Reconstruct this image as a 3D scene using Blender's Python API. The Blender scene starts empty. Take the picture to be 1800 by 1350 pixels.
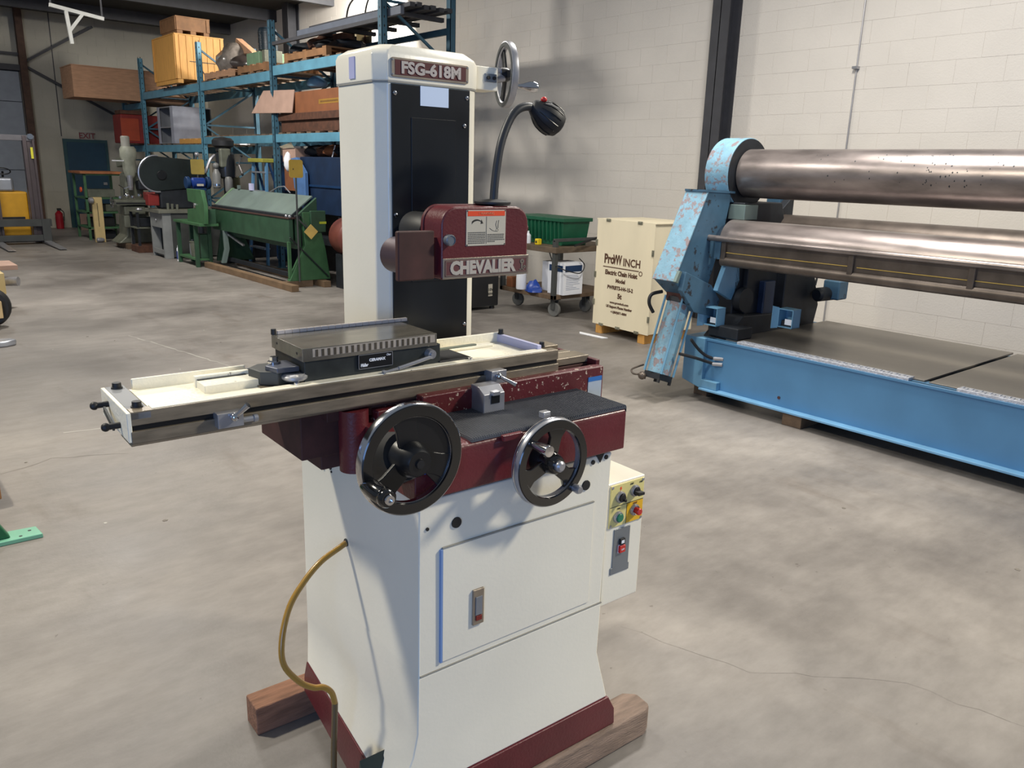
import bpy, bmesh, math, random
from mathutils import Vector, Matrix
random.seed(7)
PI = math.pi
SC = bpy.context.scene
COL = SC.collection

# ------------------------------------------------------------------ camera
cam_d = bpy.data.cameras.new('camera'); cam = bpy.data.objects.new('camera', cam_d); COL.objects.link(cam)
cam_d.sensor_fit = 'HORIZONTAL'; cam_d.sensor_width = 36; cam_d.lens = 1403.6 / 1800 * 36
cam_d.clip_start = .02; cam_d.clip_end = 100
yaw, pitch, roll = [math.radians(a) for a in (40.39, 15.01, 1.675)]
fw = Vector((math.sin(yaw) * math.cos(pitch), math.cos(yaw) * math.cos(pitch), -math.sin(pitch)))
rt = Vector((math.cos(yaw), -math.sin(yaw), 0)); dn = fw.cross(rt)
c_, s_ = math.cos(roll), math.sin(roll)
r2 = rt * c_ - dn * s_; d2 = rt * s_ + dn * c_
cam.matrix_world = Matrix(((r2.x, -d2.x, -fw.x, 0), (r2.y, -d2.y, -fw.y, 0), (r2.z, -d2.z, -fw.z, 1.6), (0, 0, 0, 1)))
SC.camera = cam

# ------------------------------------------------------------------ light
def lin(c):
    return tuple((v / 12.92 if v <= .04045 else ((v + .055) / 1.055) ** 2.4) for v in [x / 255 for x in c])
W = bpy.data.worlds.new('world'); SC.world = W; W.use_nodes = True
W.node_tree.nodes['Background'].inputs[0].default_value = (.72, .84, 1, 1)
W.node_tree.nodes['Background'].inputs[1].default_value = .22
def area(name, loc, target, sx, sy, power, color, spread=180):
    d = bpy.data.lights.new(name, 'AREA'); d.shape = 'RECTANGLE'; d.size = sx; d.size_y = sy
    d.energy = power; d.color = color; d.spread = math.radians(spread)
    o = bpy.data.objects.new(name, d); COL.objects.link(o); o.location = loc
    o.rotation_euler = (Vector(target) - Vector(loc)).to_track_quat('-Z', 'Y').to_euler()
    return o
WARM = (1, .93, .78); NEUT = (1, .96, .90)
area('high_bay_lamp', (-.9, 3.9, 4.5), (-.5, 3.5, 0), .35, .35, 200, WARM)
area('high_bay_lamp', (4.3, 3.0, 4.5), (4.9, 3.0, 0), .5, 1.4, 200, NEUT)
area('high_bay_lamp', (1.6, 5.2, 4.5), (1.6, 5.2, 0), 1.0, .5, 75, NEUT)
area('high_bay_lamp', (2.6, 10.5, 4.5), (3.6, 10.7, 0), 1.0, .5, 260, NEUT)
area('high_bay_lamp', (7.1, 12.2, 4.5), (7.5, 17.2, 1.8), .4, .8, 330, NEUT)
area('high_bay_lamp', (2.0, 15.5, 4.5), (2.6, 16.0, 0), 1.0, .5, 85, NEUT)
area('high_bay_lamp', (5.2, -1.3, 4.5), (2.6, .6, 0), .5, .5, 135, WARM, 110)
area('bay_door_daylight', (-5.5, -4.5, 2.1), (2.5, 3, 1.0), 4.0, 3.4, 250, (.26, .48, 1))
SC.view_settings.view_transform = 'Standard'; SC.view_settings.look = 'None'
SC.view_settings.gamma = 1; SC.view_settings.use_curve_mapping = False
SC.view_settings.exposure = 0.0

# ------------------------------------------------------------------ materials
MATS = {}
def mat(name, col, rough=.5, metal=0, var=.08, scale=6, bump=0, bscale=60, chip=None, chipscale=18, chipamt=.35, coat=0, stretch=None, emit=None, alpha=None):
    if name in MATS: return MATS[name]
    m = bpy.data.materials.new(name); m.use_nodes = True; nt = m.node_tree; N = nt.nodes; L = nt.links
    b = N['Principled BSDF']; b.inputs['Roughness'].default_value = rough; b.inputs['Metallic'].default_value = metal
    if coat: b.inputs['Coat Weight'].default_value = coat; b.inputs['Coat Roughness'].default_value = .12
    tc = N.new('ShaderNodeTexCoord'); mp = N.new('ShaderNodeMapping'); L.new(tc.outputs['Object'], mp.inputs[0])
    if stretch: mp.inputs['Scale'].default_value = stretch
    no = N.new('ShaderNodeTexNoise'); no.inputs['Scale'].default_value = scale; no.inputs['Detail'].default_value = 5
    L.new(mp.outputs[0], no.inputs['Vector'])
    c = lin(col); k0 = 1 - var * 2; k1 = 1 + var
    cr = N.new('ShaderNodeValToRGB'); cr.color_ramp.elements[0].position = .3; cr.color_ramp.elements[1].position = .7
    cr.color_ramp.elements[0].color = (c[0] * k0, c[1] * k0, c[2] * k0, 1)
    cr.color_ramp.elements[1].color = (min(1, c[0] * k1), min(1, c[1] * k1), min(1, c[2] * k1), 1)
    L.new(no.outputs['Fac'], cr.inputs[0]); out = cr.outputs[0]
    if chip:
        n2 = N.new('ShaderNodeTexNoise'); n2.inputs['Scale'].default_value = chipscale; n2.inputs['Detail'].default_value = 8
        n2.inputs['Roughness'].default_value = .7; L.new(tc.outputs['Object'], n2.inputs['Vector'])
        r2_ = N.new('ShaderNodeValToRGB'); e = r2_.color_ramp.elements
        e[0].position = 1 - chipamt - .02; e[0].color = (0, 0, 0, 1); e[1].position = 1 - chipamt + .02; e[1].color = (1, 1, 1, 1)
        L.new(n2.outputs['Fac'], r2_.inputs[0])
        mx = N.new('ShaderNodeMix'); mx.data_type = 'RGBA'; L.new(r2_.outputs[0], mx.inputs[0]); L.new(out, mx.inputs[6])
        mx.inputs[7].default_value = (*lin(chip), 1); out = mx.outputs[2]
    L.new(out, b.inputs['Base Color'])
    if bump:
        n3 = N.new('ShaderNodeTexNoise'); n3.inputs['Scale'].default_value = bscale; n3.inputs['Detail'].default_value = 4
        L.new(mp.outputs[0], n3.inputs['Vector'])
        bp = N.new('ShaderNodeBump'); bp.inputs['Strength'].default_value = bump; bp.inputs['Distance'].default_value = .01
        L.new(n3.outputs['Fac'], bp.inputs['Height']); L.new(bp.outputs[0], b.inputs['Normal'])
    if emit: b.inputs['Emission Color'].default_value = (*lin(col), 1); b.inputs['Emission Strength'].default_value = emit
    if alpha: b.inputs['Transmission Weight'].default_value = alpha
    MATS[name] = m; return m

def floor_mat():
    m = bpy.data.materials.new('concrete_floor'); m.use_nodes = True; nt = m.node_tree; N = nt.nodes; L = nt.links
    b = N['Principled BSDF']; tc = N.new('ShaderNodeTexCoord')
    def noise(s, d=6, st=(1, 1, 1), r=.6):
        mp = N.new('ShaderNodeMapping'); mp.inputs['Scale'].default_value = st; L.new(tc.outputs['Object'], mp.inputs[0])
        n = N.new('ShaderNodeTexNoise'); n.inputs['Scale'].default_value = s; n.inputs['Detail'].default_value = d; n.inputs['Roughness'].default_value = r
        L.new(mp.outputs[0], n.inputs['Vector']); return n.outputs['Fac']
    def ramp(f, p0, c0, p1, c1):
        r = N.new('ShaderNodeValToRGB'); e = r.color_ramp.elements; e[0].position = p0; e[0].color = (*c0, 1); e[1].position = p1; e[1].color = (*c1, 1)
        L.new(f, r.inputs[0]); return r.outputs[0]
    def mixc(f, a, bb, mode='MIX'):
        x = N.new('ShaderNodeMix'); x.data_type = 'RGBA'; x.blend_type = mode
        if isinstance(f, float): x.inputs[0].default_value = f
        else: L.new(f, x.inputs[0])
        L.new(a, x.inputs[6]); L.new(bb, x.inputs[7]); return x.outputs[2]
    base = ramp(noise(.55, 5), .36, lin((104, 99, 95)), .66, lin((147, 141, 135)))
    fine = ramp(noise(5, 8, (1, 2.2, 1), .7), .35, (.78, .77, .75), .65, (1.06, 1.06, 1.05))
    c = mixc(.75, base, fine, 'MULTIPLY')
    st = ramp(noise(1.3, 6, (1.8, .6, 1)), .60, (1, 1, 1), .72, (.66, .61, .56))
    c = mixc(.7, c, st, 'MULTIPLY')
    sp = ramp(noise(17, 3), .71, (1, 1, 1), .75, (.45, .40, .36))
    c = mixc(.6, c, sp, 'MULTIPLY')
    lt = ramp(noise(2.4, 9, (.5, 3.5, 1), .75), .66, (0, 0, 0), .74, (.14, .14, .135))
    c = mixc(.5, c, lt, 'ADD')
    L.new(c, b.inputs['Base Color'])
    rr = ramp(noise(1.1, 5), .35, (.42,) * 3, .7, (.66,) * 3); L.new(rr, b.inputs['Roughness'])
    bp = N.new('ShaderNodeBump'); bp.inputs['Strength'].default_value = .12; bp.inputs['Distance'].default_value = .01
    L.new(noise(30, 6), bp.inputs['Height']); L.new(bp.outputs[0], b.inputs['Normal'])
    return m

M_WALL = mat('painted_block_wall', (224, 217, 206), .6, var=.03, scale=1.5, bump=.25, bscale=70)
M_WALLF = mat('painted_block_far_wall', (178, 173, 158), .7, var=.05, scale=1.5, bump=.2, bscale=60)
M_CEIL = mat('dark_roof_deck', (62, 60, 56), .8, var=.1)
M_STEELD = mat('dark_steel_column', (62, 62, 66), .6, var=.08, scale=8)
M_RUSTC = mat('rusty_steel_column', (84, 62, 50), .8, var=.15, scale=8)
M_CREAM = mat('cream_machine_paint', (240, 234, 216), .32, var=.025, scale=3, bump=.04, bscale=90, coat=.25)
M_CREAMW = mat('worn_cream_paint', (244, 238, 218), .4, var=.04, chip=(96, 90, 82), chipscale=45, chipamt=.33, bump=.15, bscale=120)
M_MAROON = mat('maroon_machine_paint', (98, 32, 38), .42, var=.1, scale=9, bump=.12, bscale=130, coat=.15)
M_MAROONS = mat('maroon_paint_with_cream_specks', (94, 30, 36), .45, var=.1, scale=9, chip=(214, 196, 176), chipscale=70, chipamt=.385, bump=.1, bscale=120)
M_MAROOND = mat('dark_maroon_paint', (86, 22, 30), .5, var=.1)
M_RUSTY = mat('grimy_maroon_casting', (74, 42, 38), .7, var=.2, scale=14)
M_GROUND = mat('ground_machine_steel', (138, 126, 108), .38, .3, var=.16, scale=14, bump=.05, bscale=200, stretch=(1, 1, 5))
M_STEEL = mat('bright_machined_steel', (172, 172, 176), .32, .6, var=.1, scale=20)
M_CHUCK = mat('chuck_top_steel', (160, 154, 142), .2, .75, var=.14, scale=12, stretch=(1, 6, 1))
M_DCHUCK = mat('dark_chuck_base', (62, 66, 66), .42, .5, var=.15, scale=20)
M_CHROME = mat('polished_chrome', (210, 210, 214), .12, 1, var=.02)
M_WHEELK = mat('glossy_black_wheel', (18, 18, 20), .14, 0, var=.05, coat=.6)
M_BLACK = mat('black_enamel', (20, 21, 24), .35, var=.1)
M_BLACKM = mat('matte_black_plastic', (28, 28, 30), .55, var=.1)
M_PANEL = mat('oily_black_panel', (26, 29, 34), .3, var=.25, scale=5, stretch=(1, 1, .5), bump=.04, bscale=20)
M_RUBBER = mat('black_ribbed_rubber', (78, 80, 86), .6, var=.12, scale=12)
M_HOSE = mat('amber_hose', (176, 132, 52), .3, var=.06, coat=.4)
M_HOSEG = mat('grimy_hose', (112, 92, 62), .4, var=.1)
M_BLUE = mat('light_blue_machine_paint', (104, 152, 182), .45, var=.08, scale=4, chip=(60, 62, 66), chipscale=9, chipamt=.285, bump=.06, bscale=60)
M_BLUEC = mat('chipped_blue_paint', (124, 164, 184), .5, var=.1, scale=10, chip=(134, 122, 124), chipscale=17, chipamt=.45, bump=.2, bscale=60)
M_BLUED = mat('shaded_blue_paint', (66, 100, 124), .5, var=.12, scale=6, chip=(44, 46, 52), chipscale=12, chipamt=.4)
M_BASE = mat('blue_frame_beam_paint', (84, 134, 172), .38, var=.06, scale=3, chip=(38, 58, 80), chipscale=30, chipamt=.27)
M_ROLL = mat('brown_steel_roll', (152, 142, 138), .32, .72, var=.24, scale=9, stretch=(1, .35, 1), bump=.03, bscale=50)
M_ROLLD = mat('dull_roll_steel', (104, 94, 86), .42, .6, var=.15, scale=9)
M_DARKM = mat('dark_greasy_casting', (34, 38, 44), .55, .2, var=.2, scale=9)
M_DECK = mat('worn_steel_deck', (132, 126, 118), .36, .55, var=.14, scale=2.5, stretch=(1, .5, 1))
M_TREAD = mat('aluminium_tread_plate', (205, 208, 216), .4, .5, var=.12, scale=60, bump=.5, bscale=90)
M_RACK = mat('teal_blue_rack_paint', (88, 142, 164), .5, var=.1, scale=5, chip=(52, 60, 66), chipscale=14, chipamt=.3)
M_RACKD = mat('dark_teal_rack_post', (58, 96, 114), .55, var=.12, scale=5, chip=(30, 34, 38), chipscale=14, chipamt=.33)
M_PLY = mat('pale_plywood', (230, 218, 188), .6, var=.05, scale=3, stretch=(1, 1, .3))
M_PLYO = mat('orange_plywood', (206, 152, 78), .6, var=.09, scale=8, stretch=(4, 4, .5))
M_WOODP = mat('pinkish_crate_wood', (180, 138, 106), .7, var=.09, scale=6, stretch=(1, 1, 5))
M_WOODB = mat('brown_crate_wood', (136, 98, 64), .7, var=.12, scale=8)
M_TIMBER = mat('rough_reddish_timber', (150, 108, 84), .8, var=.18, scale=10, stretch=(1, 6, 6), bump=.4, bscale=40)
M_TIMBERD = mat('dark_skid_timber', (104, 84, 64), .8, var=.18, scale=10, bump=.3, bscale=40)
M_CARD = mat('brown_cardboard', (128, 78, 46), .8, var=.08)
M_CARDP = mat('pale_cardboard', (168, 138, 122), .8, var=.06)
M_GREEN = mat('machine_green_paint', (62, 102, 66), .45, var=.12, scale=6)
M_GREEND = mat('dark_green_paint', (46, 78, 56), .5, var=.12, scale=6)
M_GREENB = mat('bright_teal_green_paint', (34, 122, 82), .4, var=.06)
M_GREENL = mat('light_green_enamel', (104, 160, 134), .4, var=.06)
M_PALEG = mat('pale_grey_green_sheet', (120, 136, 130), .4, .3, var=.08, scale=4)
M_CRATEG = mat('green_crate_plastic', (14, 86, 58), .5, var=.1)
M_YEL = mat('forklift_yellow_paint', (214, 158, 34), .45, var=.06)
M_YTAG = mat('yellow_warning_tag', (190, 156, 62), .5, var=.06)
M_YLAB = mat('pale_yellow_panel', (228, 214, 140), .4, var=.04)
M_YRED = mat('golden_yellow_panel', (232, 180, 34), .4, var=.03)
M_RED = mat('red_plastic', (196, 40, 36), .35, var=.05)
M_REDT = mat('deep_red_paint', (126, 34, 30), .5, var=.1)
M_ORANGE = mat('orange_label_print', (232, 78, 40), .5, var=.02)
M_GBTN = mat('green_button', (30, 120, 90), .35, var=.05)
M_WHITE = mat('white_paper', (236, 238, 242), .6, var=.02)
M_PAPER = mat('blue_white_paper', (212, 228, 250), .6, var=.01)
M_LABEL = mat('label_aluminium', (206, 198, 180), .4, .2, var=.03)
M_NICKEL = mat('brushed_nameplate', (168, 156, 142), .35, .7, var=.08, scale=30)
M_INK = mat('black_ink', (34, 32, 30), .6, var=.02)
M_BRNINK = mat('brown_stencil_ink', (84, 56, 38), .7, var=.02)
M_REDINK = mat('dull_red_ink', (120, 56, 60), .6, var=.02)
M_GREYP = mat('grey_cabinet_paint', (128, 130, 134), .5, var=.06)
M_GREYD = mat('dark_grey_paint', (66, 68, 66), .55, var=.1)
M_PLATE = mat('grey_switch_plate', (128, 134, 140), .35, .5, var=.06)
M_DBLUE = mat('dark_blue_paint', (16, 52, 92), .5, var=.1)
M_DBLUE2 = mat('navy_blue_paint', (22, 42, 70), .5, var=.12)
M_BLUEM = mat('blue_motor_paint', (32, 60, 132), .35, var=.06)
M_JEAN = mat('faded_blue_cloth', (74, 112, 162), .9, var=.1)
M_WRAP = mat('grey_stretch_wrap', (120, 112, 104), .25, var=.15, scale=14, coat=.5, bump=.5, bscale=18)
M_BROWNM = mat('rusty_brown_scrap', (84, 52, 36), .75, var=.2, scale=14)
M_CASTG = mat('grey_green_cast_iron', (112, 114, 100), .5, .3, var=.12, scale=9)
M_DOOR = mat('teal_blue_door_paint', (22, 62, 84), .5, var=.06)
M_ROLLUP = mat('rollup_door_panel', (138, 144, 152), .55, var=.05)
M_TAN = mat('tan_post_paint', (202, 178, 124), .55, var=.06)
M_BSTICK = mat('blue_sticker', (44, 112, 186), .5, var=.02)
M_SILVER = mat('silver_tank', (178, 182, 190), .3, .7, var=.05)
M_YSTR = mat('yellow_cord', (190, 160, 80), .7, var=.05)
M_LAV = mat('pale_lilac_paint', (196, 196, 226), .5, var=.06)
M_TAPE = mat('lilac_tape', (176, 178, 214), .5, var=.06)

# ------------------------------------------------------------------ mesh helper
class MB:
    def __init__(s, xf=None): s.v = []; s.f = []; s.xf = xf
    def add(s, vs, fs):
        k = len(s.v)
        for p in vs:
            p = Vector(p); s.v.append(s.xf @ p if s.xf else p)
        s.f += [tuple(i + k for i in f) for f in fs]; return s
    def box(s, a, b, m=None):
        x0, y0, z0 = a; x1, y1, z1 = b
        vs = [Vector(p) for p in ((x0, y0, z0), (x1, y0, z0), (x1, y1, z0), (x0, y1, z0), (x0, y0, z1), (x1, y0, z1), (x1, y1, z1), (x0, y1, z1))]
        if m: vs = [m @ p for p in vs]
        return s.add(vs, ((0, 3, 2, 1), (4, 5, 6, 7), (0, 1, 5, 4), (1, 2, 6, 5), (2, 3, 7, 6), (3, 0, 4, 7)))
    def hexa(s, bot, top):
        return s.add(list(bot) + list(top), ((0, 3, 2, 1), (4, 5, 6, 7), (0, 1, 5, 4), (1, 2, 6, 5), (2, 3, 7, 6), (3, 0, 4, 7)))
    def prism(s, poly, ax, a, b):
        def P(p, t): return (t, p[0], p[1]) if ax == 'x' else (p[0], t, p[1]) if ax == 'y' else (p[0], p[1], t)
        n = len(poly)
        return s.add([P(p, a) for p in poly] + [P(p, b) for p in poly],
                     [tuple(range(n))[::-1], tuple(range(n, 2 * n))] + [(i, (i + 1) % n, n + (i + 1) % n, n + i) for i in range(n)])
    def lathe(s, prof, o=(0, 0, 0), ax=(0, 0, 1), n=24, closed=False):
        o = Vector(o); ax = Vector(ax).normalized(); t = ax.orthogonal().normalized(); b = ax.cross(t)
        k = len(prof); vs = []
        for i in range(n):
            d = t * math.cos(2 * PI * i / n) + b * math.sin(2 * PI * i / n)
            vs += [o + d * r + ax * h for r, h in prof]
        fs = []
        for i in range(n):
            j = (i + 1) % n
            for q in range(k if closed else k - 1):
                w = (q + 1) % k; fs.append((i * k + q, j * k + q, j * k + w, i * k + w))
        if not closed:
            if prof[0][0] > 1e-6: fs.append(tuple(i * k for i in range(n))[::-1])
            if prof[-1][0] > 1e-6: fs.append(tuple(i * k + k - 1 for i in range(n)))
        return s.add(vs, fs)
    def cyl(s, a, b, r, r1=None, n=16):
        a = Vector(a); b = Vector(b); r1 = r if r1 is None else r1
        return s.lathe([(r, 0), (r1, (b - a).length)], a, b - a, n)
    def ball(s, c, r, n=12, sz=1):
        pr = [(max(1e-7, r * math.sin(PI * i / 8)), -r * sz * math.cos(PI * i / 8)) for i in range(9)]
        return s.lathe(pr, c, (0, 0, 1), n)
    def tube(s, pts, r, n=10, smooth=True, r1=None):
        P = [Vector(p) for p in pts]
        if smooth and len(P) > 2:
            Q = []
            for i in range(len(P) - 1):
                p0 = P[max(i - 1, 0)]; p1 = P[i]; p2 = P[i + 1]; p3 = P[min(i + 2, len(P) - 1)]
                for k in range(6):
                    t = k / 6; Q.append(.5 * ((2 * p1) + (p2 - p0) * t + (2 * p0 - 5 * p1 + 4 * p2 - p3) * t * t + (3 * p1 - p0 - 3 * p2 + p3) * t ** 3))
            P = Q + [P[-1]]
        m = len(P); vs = []; nrm = None
        for i, p in enumerate(P):
            d = (P[min(i + 1, m - 1)] - P[max(i - 1, 0)]).normalized()
            if nrm is None: nrm = d.orthogonal().normalized()
            nrm = (nrm - d * nrm.dot(d)).normalized(); b = d.cross(nrm)
            rr = r if r1 is None else r + (r1 - r) * i / (m - 1)
            vs += [p + (nrm * math.cos(2 * PI * k / n) + b * math.sin(2 * PI * k / n)) * rr for k in range(n)]
        fs = [(i * n + k, i * n + (k + 1) % n, (i + 1) * n + (k + 1) % n, (i + 1) * n + k) for i in range(m - 1) for k in range(n)]
        fs += [tuple(range(n))[::-1], tuple(range((m - 1) * n, m * n))]
        return s.add(vs, fs)
    def bar(s, a, b, w, h=None):   # square bar between two points
        a = Vector(a); b = Vector(b); h = h or w; d = (b - a).normalized()
        up = Vector((0, 0, 1)) if abs(d.z) < .95 else Vector((0, 1, 0))
        t = d.cross(up).normalized() * w / 2; u = t.cross(d).normalized() * h / 2
        return s.add([a - t - u, a + t - u, a + t + u, a - t + u, b - t - u, b + t - u, b + t + u, b - t + u],
                     ((0, 1, 2, 3), (7, 6, 5, 4), (0, 4, 5, 1), (1, 5, 6, 2), (2, 6, 7, 3), (3, 7, 4, 0)))
    def mesh(s, name, m, ang=35):
        me = bpy.data.meshes.new(name); me.from_pydata([tuple(v) for v in s.v], [], s.f)
        bm = bmesh.new(); bm.from_mesh(me); bmesh.ops.recalc_face_normals(bm, faces=bm.faces); bm.to_mesh(me); bm.free()
        me.materials.append(m); me.polygons.foreach_set('use_smooth', [True] * len(me.polygons)); me.set_sharp_from_angle(angle=math.radians(ang))
        return me
    def build(s, name, m, parent=None, bevel=0, seg=2, ang=35):
        o = bpy.data.objects.new(name, s.mesh(name, m, ang)); COL.objects.link(o)
        if parent: o.parent = parent
        if bevel:
            bv = o.modifiers.new('bevel', 'BEVEL'); bv.width = bevel; bv.segments = seg; bv.limit_method = 'ANGLE'
            bv.angle_limit = math.radians(40); bv.harden_normals = True
        return o
def lab(o, label, cat=None, group=None, kind=None):
    if label: o['label'] = label
    if cat: o['category'] = cat
    if group: o['group'] = group
    if kind: o['kind'] = kind
    return o
def thing(name, label, cat, loc=(0, 0, 0), rz=0, group=None):
    o = bpy.data.objects.new(name, None); COL.objects.link(o); o.location = loc; o.rotation_euler = (0, 0, rz)
    o.empty_display_size = .1
    return lab(o, label, cat, group)
def struct(o): o['kind'] = 'structure'; return o
def dup(o, parent=None, loc=None, rz=None):
    c = o.copy(); COL.objects.link(c); c.parent = parent
    if loc is not None: c.location = loc
    if rz is not None: c.rotation_euler = (0, 0, rz)
    for ch in list(o.children): dup(ch, c)
    return c
def text(body, size, o, right, up, m, parent, name='lettering', ext=.0006, bold=0, align='CENTER', sx=1, shear=0):
    cu = bpy.data.curves.new('t', 'FONT'); cu.body = body; cu.size = size; cu.extrude = ext; cu.offset = bold
    cu.align_x = align; cu.align_y = 'CENTER'; cu.shear = shear; cu.resolution_u = 3
    t = bpy.data.objects.new('t', cu); COL.objects.link(t)
    dg = bpy.context.evaluated_depsgraph_get(); me = bpy.data.meshes.new_from_object(t.evaluated_get(dg))
    bpy.data.objects.remove(t); r = Vector(right).normalized(); u = Vector(up).normalized(); n = r.cross(u)
    mm = Matrix(((r.x * sx, u.x, n.x, o[0]), (r.y * sx, u.y, n.y, o[1]), (r.z * sx, u.z, n.z, o[2]), (0, 0, 0, 1)))
    me.transform(mm); me.materials.clear(); me.materials.append(m); me.name = name
    ob = bpy.data.objects.new(name, me); COL.objects.link(ob); ob.parent = parent; return ob
def rrect(x0, z0, x1, z1, r, n=5, which=(1, 1, 1, 1)):
    pts = []
    for k, (cx, cz, a0) in enumerate(((x1 - r, z0 + r, -90), (x1 - r, z1 - r, 0), (x0 + r, z1 - r, 90), (x0 + r, z0 + r, 180))):
        if which[k]:
            for i in range(n + 1):
                a = math.radians(a0 + 90 * i / n); pts.append((cx + r * math.cos(a), cz + r * math.sin(a)))
        else: pts.append(((x1, z0), (x1, z1), (x0, z1), (x0, z0))[k])
    return pts

# ------------------------------------------------------------------ setting
WX, FY, CZ = 7.75, 21.25, 4.65
o = struct(MB().add([(-8, -8, 0), (WX + .2, -8, 0), (WX + .2, FY + .2, 0), (-8, FY + .2, 0)], [(0, 1, 2, 3)]).build('floor', floor_mat()))
b = MB(); b.box((WX + .0022, 0.4, 0), (WX + .2, FY + .2, CZ + .1)); wall = struct(b.build('wall_right', M_WALL))
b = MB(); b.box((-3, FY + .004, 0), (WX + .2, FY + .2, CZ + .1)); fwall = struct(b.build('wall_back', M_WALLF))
b = MB(); b.box((-6, 4.5, CZ), (WX + .3, FY + .3, CZ + .12)); ceil = struct(b.build('ceiling', M_CEIL))
for y in (7, 9.5, 12, 14.5, 17, 19.5):
    MB().box((-3, y, CZ - .22), (WX, y + .1, CZ)).build('ceiling_beam', M_STEELD, ceil)
# blocks of the long wall: pitch .406 x .2032
BH, BL, g = .2032, .4064, .0022
def wblock(i, j):
    y0 = j * BL + (BL / 2 if i % 2 else 0); z0 = i * BH
    z1 = min(z0 + BH - g, CZ)
    pr = random.uniform(0, .0012)
    return (WX - pr, y0, z0), (WX + .006, y0 + BL - g, z1)
cells = [(i, j) for i in range(23) for j in range(2, 51)]
cells.sort(key=lambda c: (c[1] * BL) + abs(c[0] * BH - .9) * 1.2)
blocks = [c for c in cells if .4 < c[1] * BL + .2]
for i, j in blocks[:300]:
    p, q = wblock(i, j); MB().box(p, q).build('block', M_WALL, wall)
b = MB()
for i, j in blocks[300:]:
    p, q = wblock(i, j); b.box(p, q)
b.build('block', M_WALL, wall)['kind'] = 'stuff'
b = MB()
for i in range(23):
    z0, z1 = i * BH, min(i * BH + BH - .005, CZ)
    for j in range(-7, 19):
        x0 = j * BL + (BL / 2 if i % 2 else 0); segs = [(x0, x0 + BL - .005)]
        for a, q, top in ((.3, 3.66, 3.42), (4.36, 5.3, 2.0)):
            if z0 < top - .02: segs = [t_ for u, v in segs for t_ in ((u, min(v, a)), (max(u, q), v)) if t_[1] - t_[0] > .01]
        for u, v in segs: b.box((u, FY - .001, z0), (v, FY + .006, z1))
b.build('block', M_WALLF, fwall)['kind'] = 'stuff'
MB().box((4.345, FY - .006, 2.05), (4.365, FY + .002, CZ)).build('wall_joint', M_STEELD, fwall)
# roll-up door
rd = struct(MB().box((.3, FY - .03, 0), (3.66, FY + .01, 3.42)).build('door_1', M_STEELD))
for z0, z1 in ((.01, .56), (.57, 1.28), (1.29, 2.0), (2.01, 2.73), (2.74, 3.36)):
    MB().box((.35, FY - .07, z0), (3.64, FY - .03, z1)).build('panel', M_ROLLUP, rd, .006)
MB().box((.2, FY - .16, 3.38), (3.7, FY - .01, 3.5)).build('header', M_STEELD, rd)
# exit door
ed = struct(MB().box((4.36, FY - .05, 0), (5.3, FY + .01, 2.0)).build('door_2', mat('door_frame_teal', (40, 78, 84), .5)))
MB().box((4.43, FY - .065, .01), (5.24, FY - .045, 1.93)).build('door_leaf', M_DOOR, ed, .003)
MB().box((5.12, FY - .1, .98), (5.2, FY - .065, 1.04)).build('handle', M_STEEL, ed)
t = thing('exit_sign', 'white sign reading EXIT in dull red above the blue door', 'sign', (4.87, FY - .06, 1.995))
MB().box((-.15, -.02, 0), (.15, .045, .17)).build('sign_board', mat('dim_white_sign', (150, 146, 138), .6), t, .003)
text('EXIT', .17, (0, -.022, .08), (1, 0, 0), (0, 0, 1), M_REDINK, t, bold=.004)
# columns
def icolumn(name, x0, x1, y0, y1, z1, m, flange=.012, along='y'):
    b = MB()
    if along == 'y':   # web runs along x, flanges seen edge on
        b.box((x0, y0, 0), (x0 + flange, y1, z1)).box((x1 - flange, y0, 0), (x1, y1, z1)).box((x0, (y0 + y1) / 2 - .005, 0), (x1, (y0 + y1) / 2 + .005, z1))
    return b.build(name, m)
c = struct(icolumn('trim_1', 7.53, 7.75, 5.52, 5.74, 5.2, M_STEELD)); c.data.materials[0] = M_STEELD
c = struct(icolumn('trim_2', 7.5, 7.74, 15.95, 16.2, CZ, M_STEELD))
c = struct(MB().box((3.66, FY - .24, 0), (3.80, FY - .08, CZ)).build('trim_3', M_RUSTC, None, .004))
b = MB(); b.bar((3.78, FY - .13, 3.58), (5.2, FY - .13, 4.45), .05, .05); b.build('brace', M_STEELD, c)
b = MB(); b.bar((3.78, FY - .13, 3.48), (5.75, FY - .13, 2.45), .05, .05); b.build('brace', M_STEELD, c)
b = MB(); b.bar((-1, FY - .13, 3.72), (3.7, FY - .13, 3.72), .05, .05); b.build('brace', M_STEELD, c)
c = struct(MB().cyl((7.735, 4.15, 0), (7.735, 4.15, 5.2), .008, n=8).build('trim_4', mat('conduit_grey', (168, 166, 166), .4, .3)))
b = MB()
for z in (.9, 2.62, 4.2): b.box((7.69, 4.125, z), (7.75, 4.175, z + .025))
b.build('pipe_clamp', M_STEEL, c)
t = thing('hanging_bracket', 'white Y-shaped steel bracket hanging below the dark ceiling', 'bracket', (3.2, 14, 3.22))
MB().bar((-.30, 0, .50), (.42, 0, .40), .05, .05).build('top_rail', mat('dusty_white_paint', (196, 196, 190), .6), t)
MB().bar((-.05, 0, 0), (-.09, 0, .47), .045, .045).build('post', MATS['dusty_white_paint'], t)
MB().bar((-.06, 0, .18), (.14, 0, .44), .04, .04).build('brace', MATS['dusty_white_paint'], t)
MB().bar((-.28, 0, .50), (-.28, 0, CZ - 3.22), .02).build('hanger_rod', M_STEELD, t); MB().bar((.40, 0, .42), (.40, 0, CZ - 3.22), .02).build('hanger_rod', M_STEELD, t)

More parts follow.
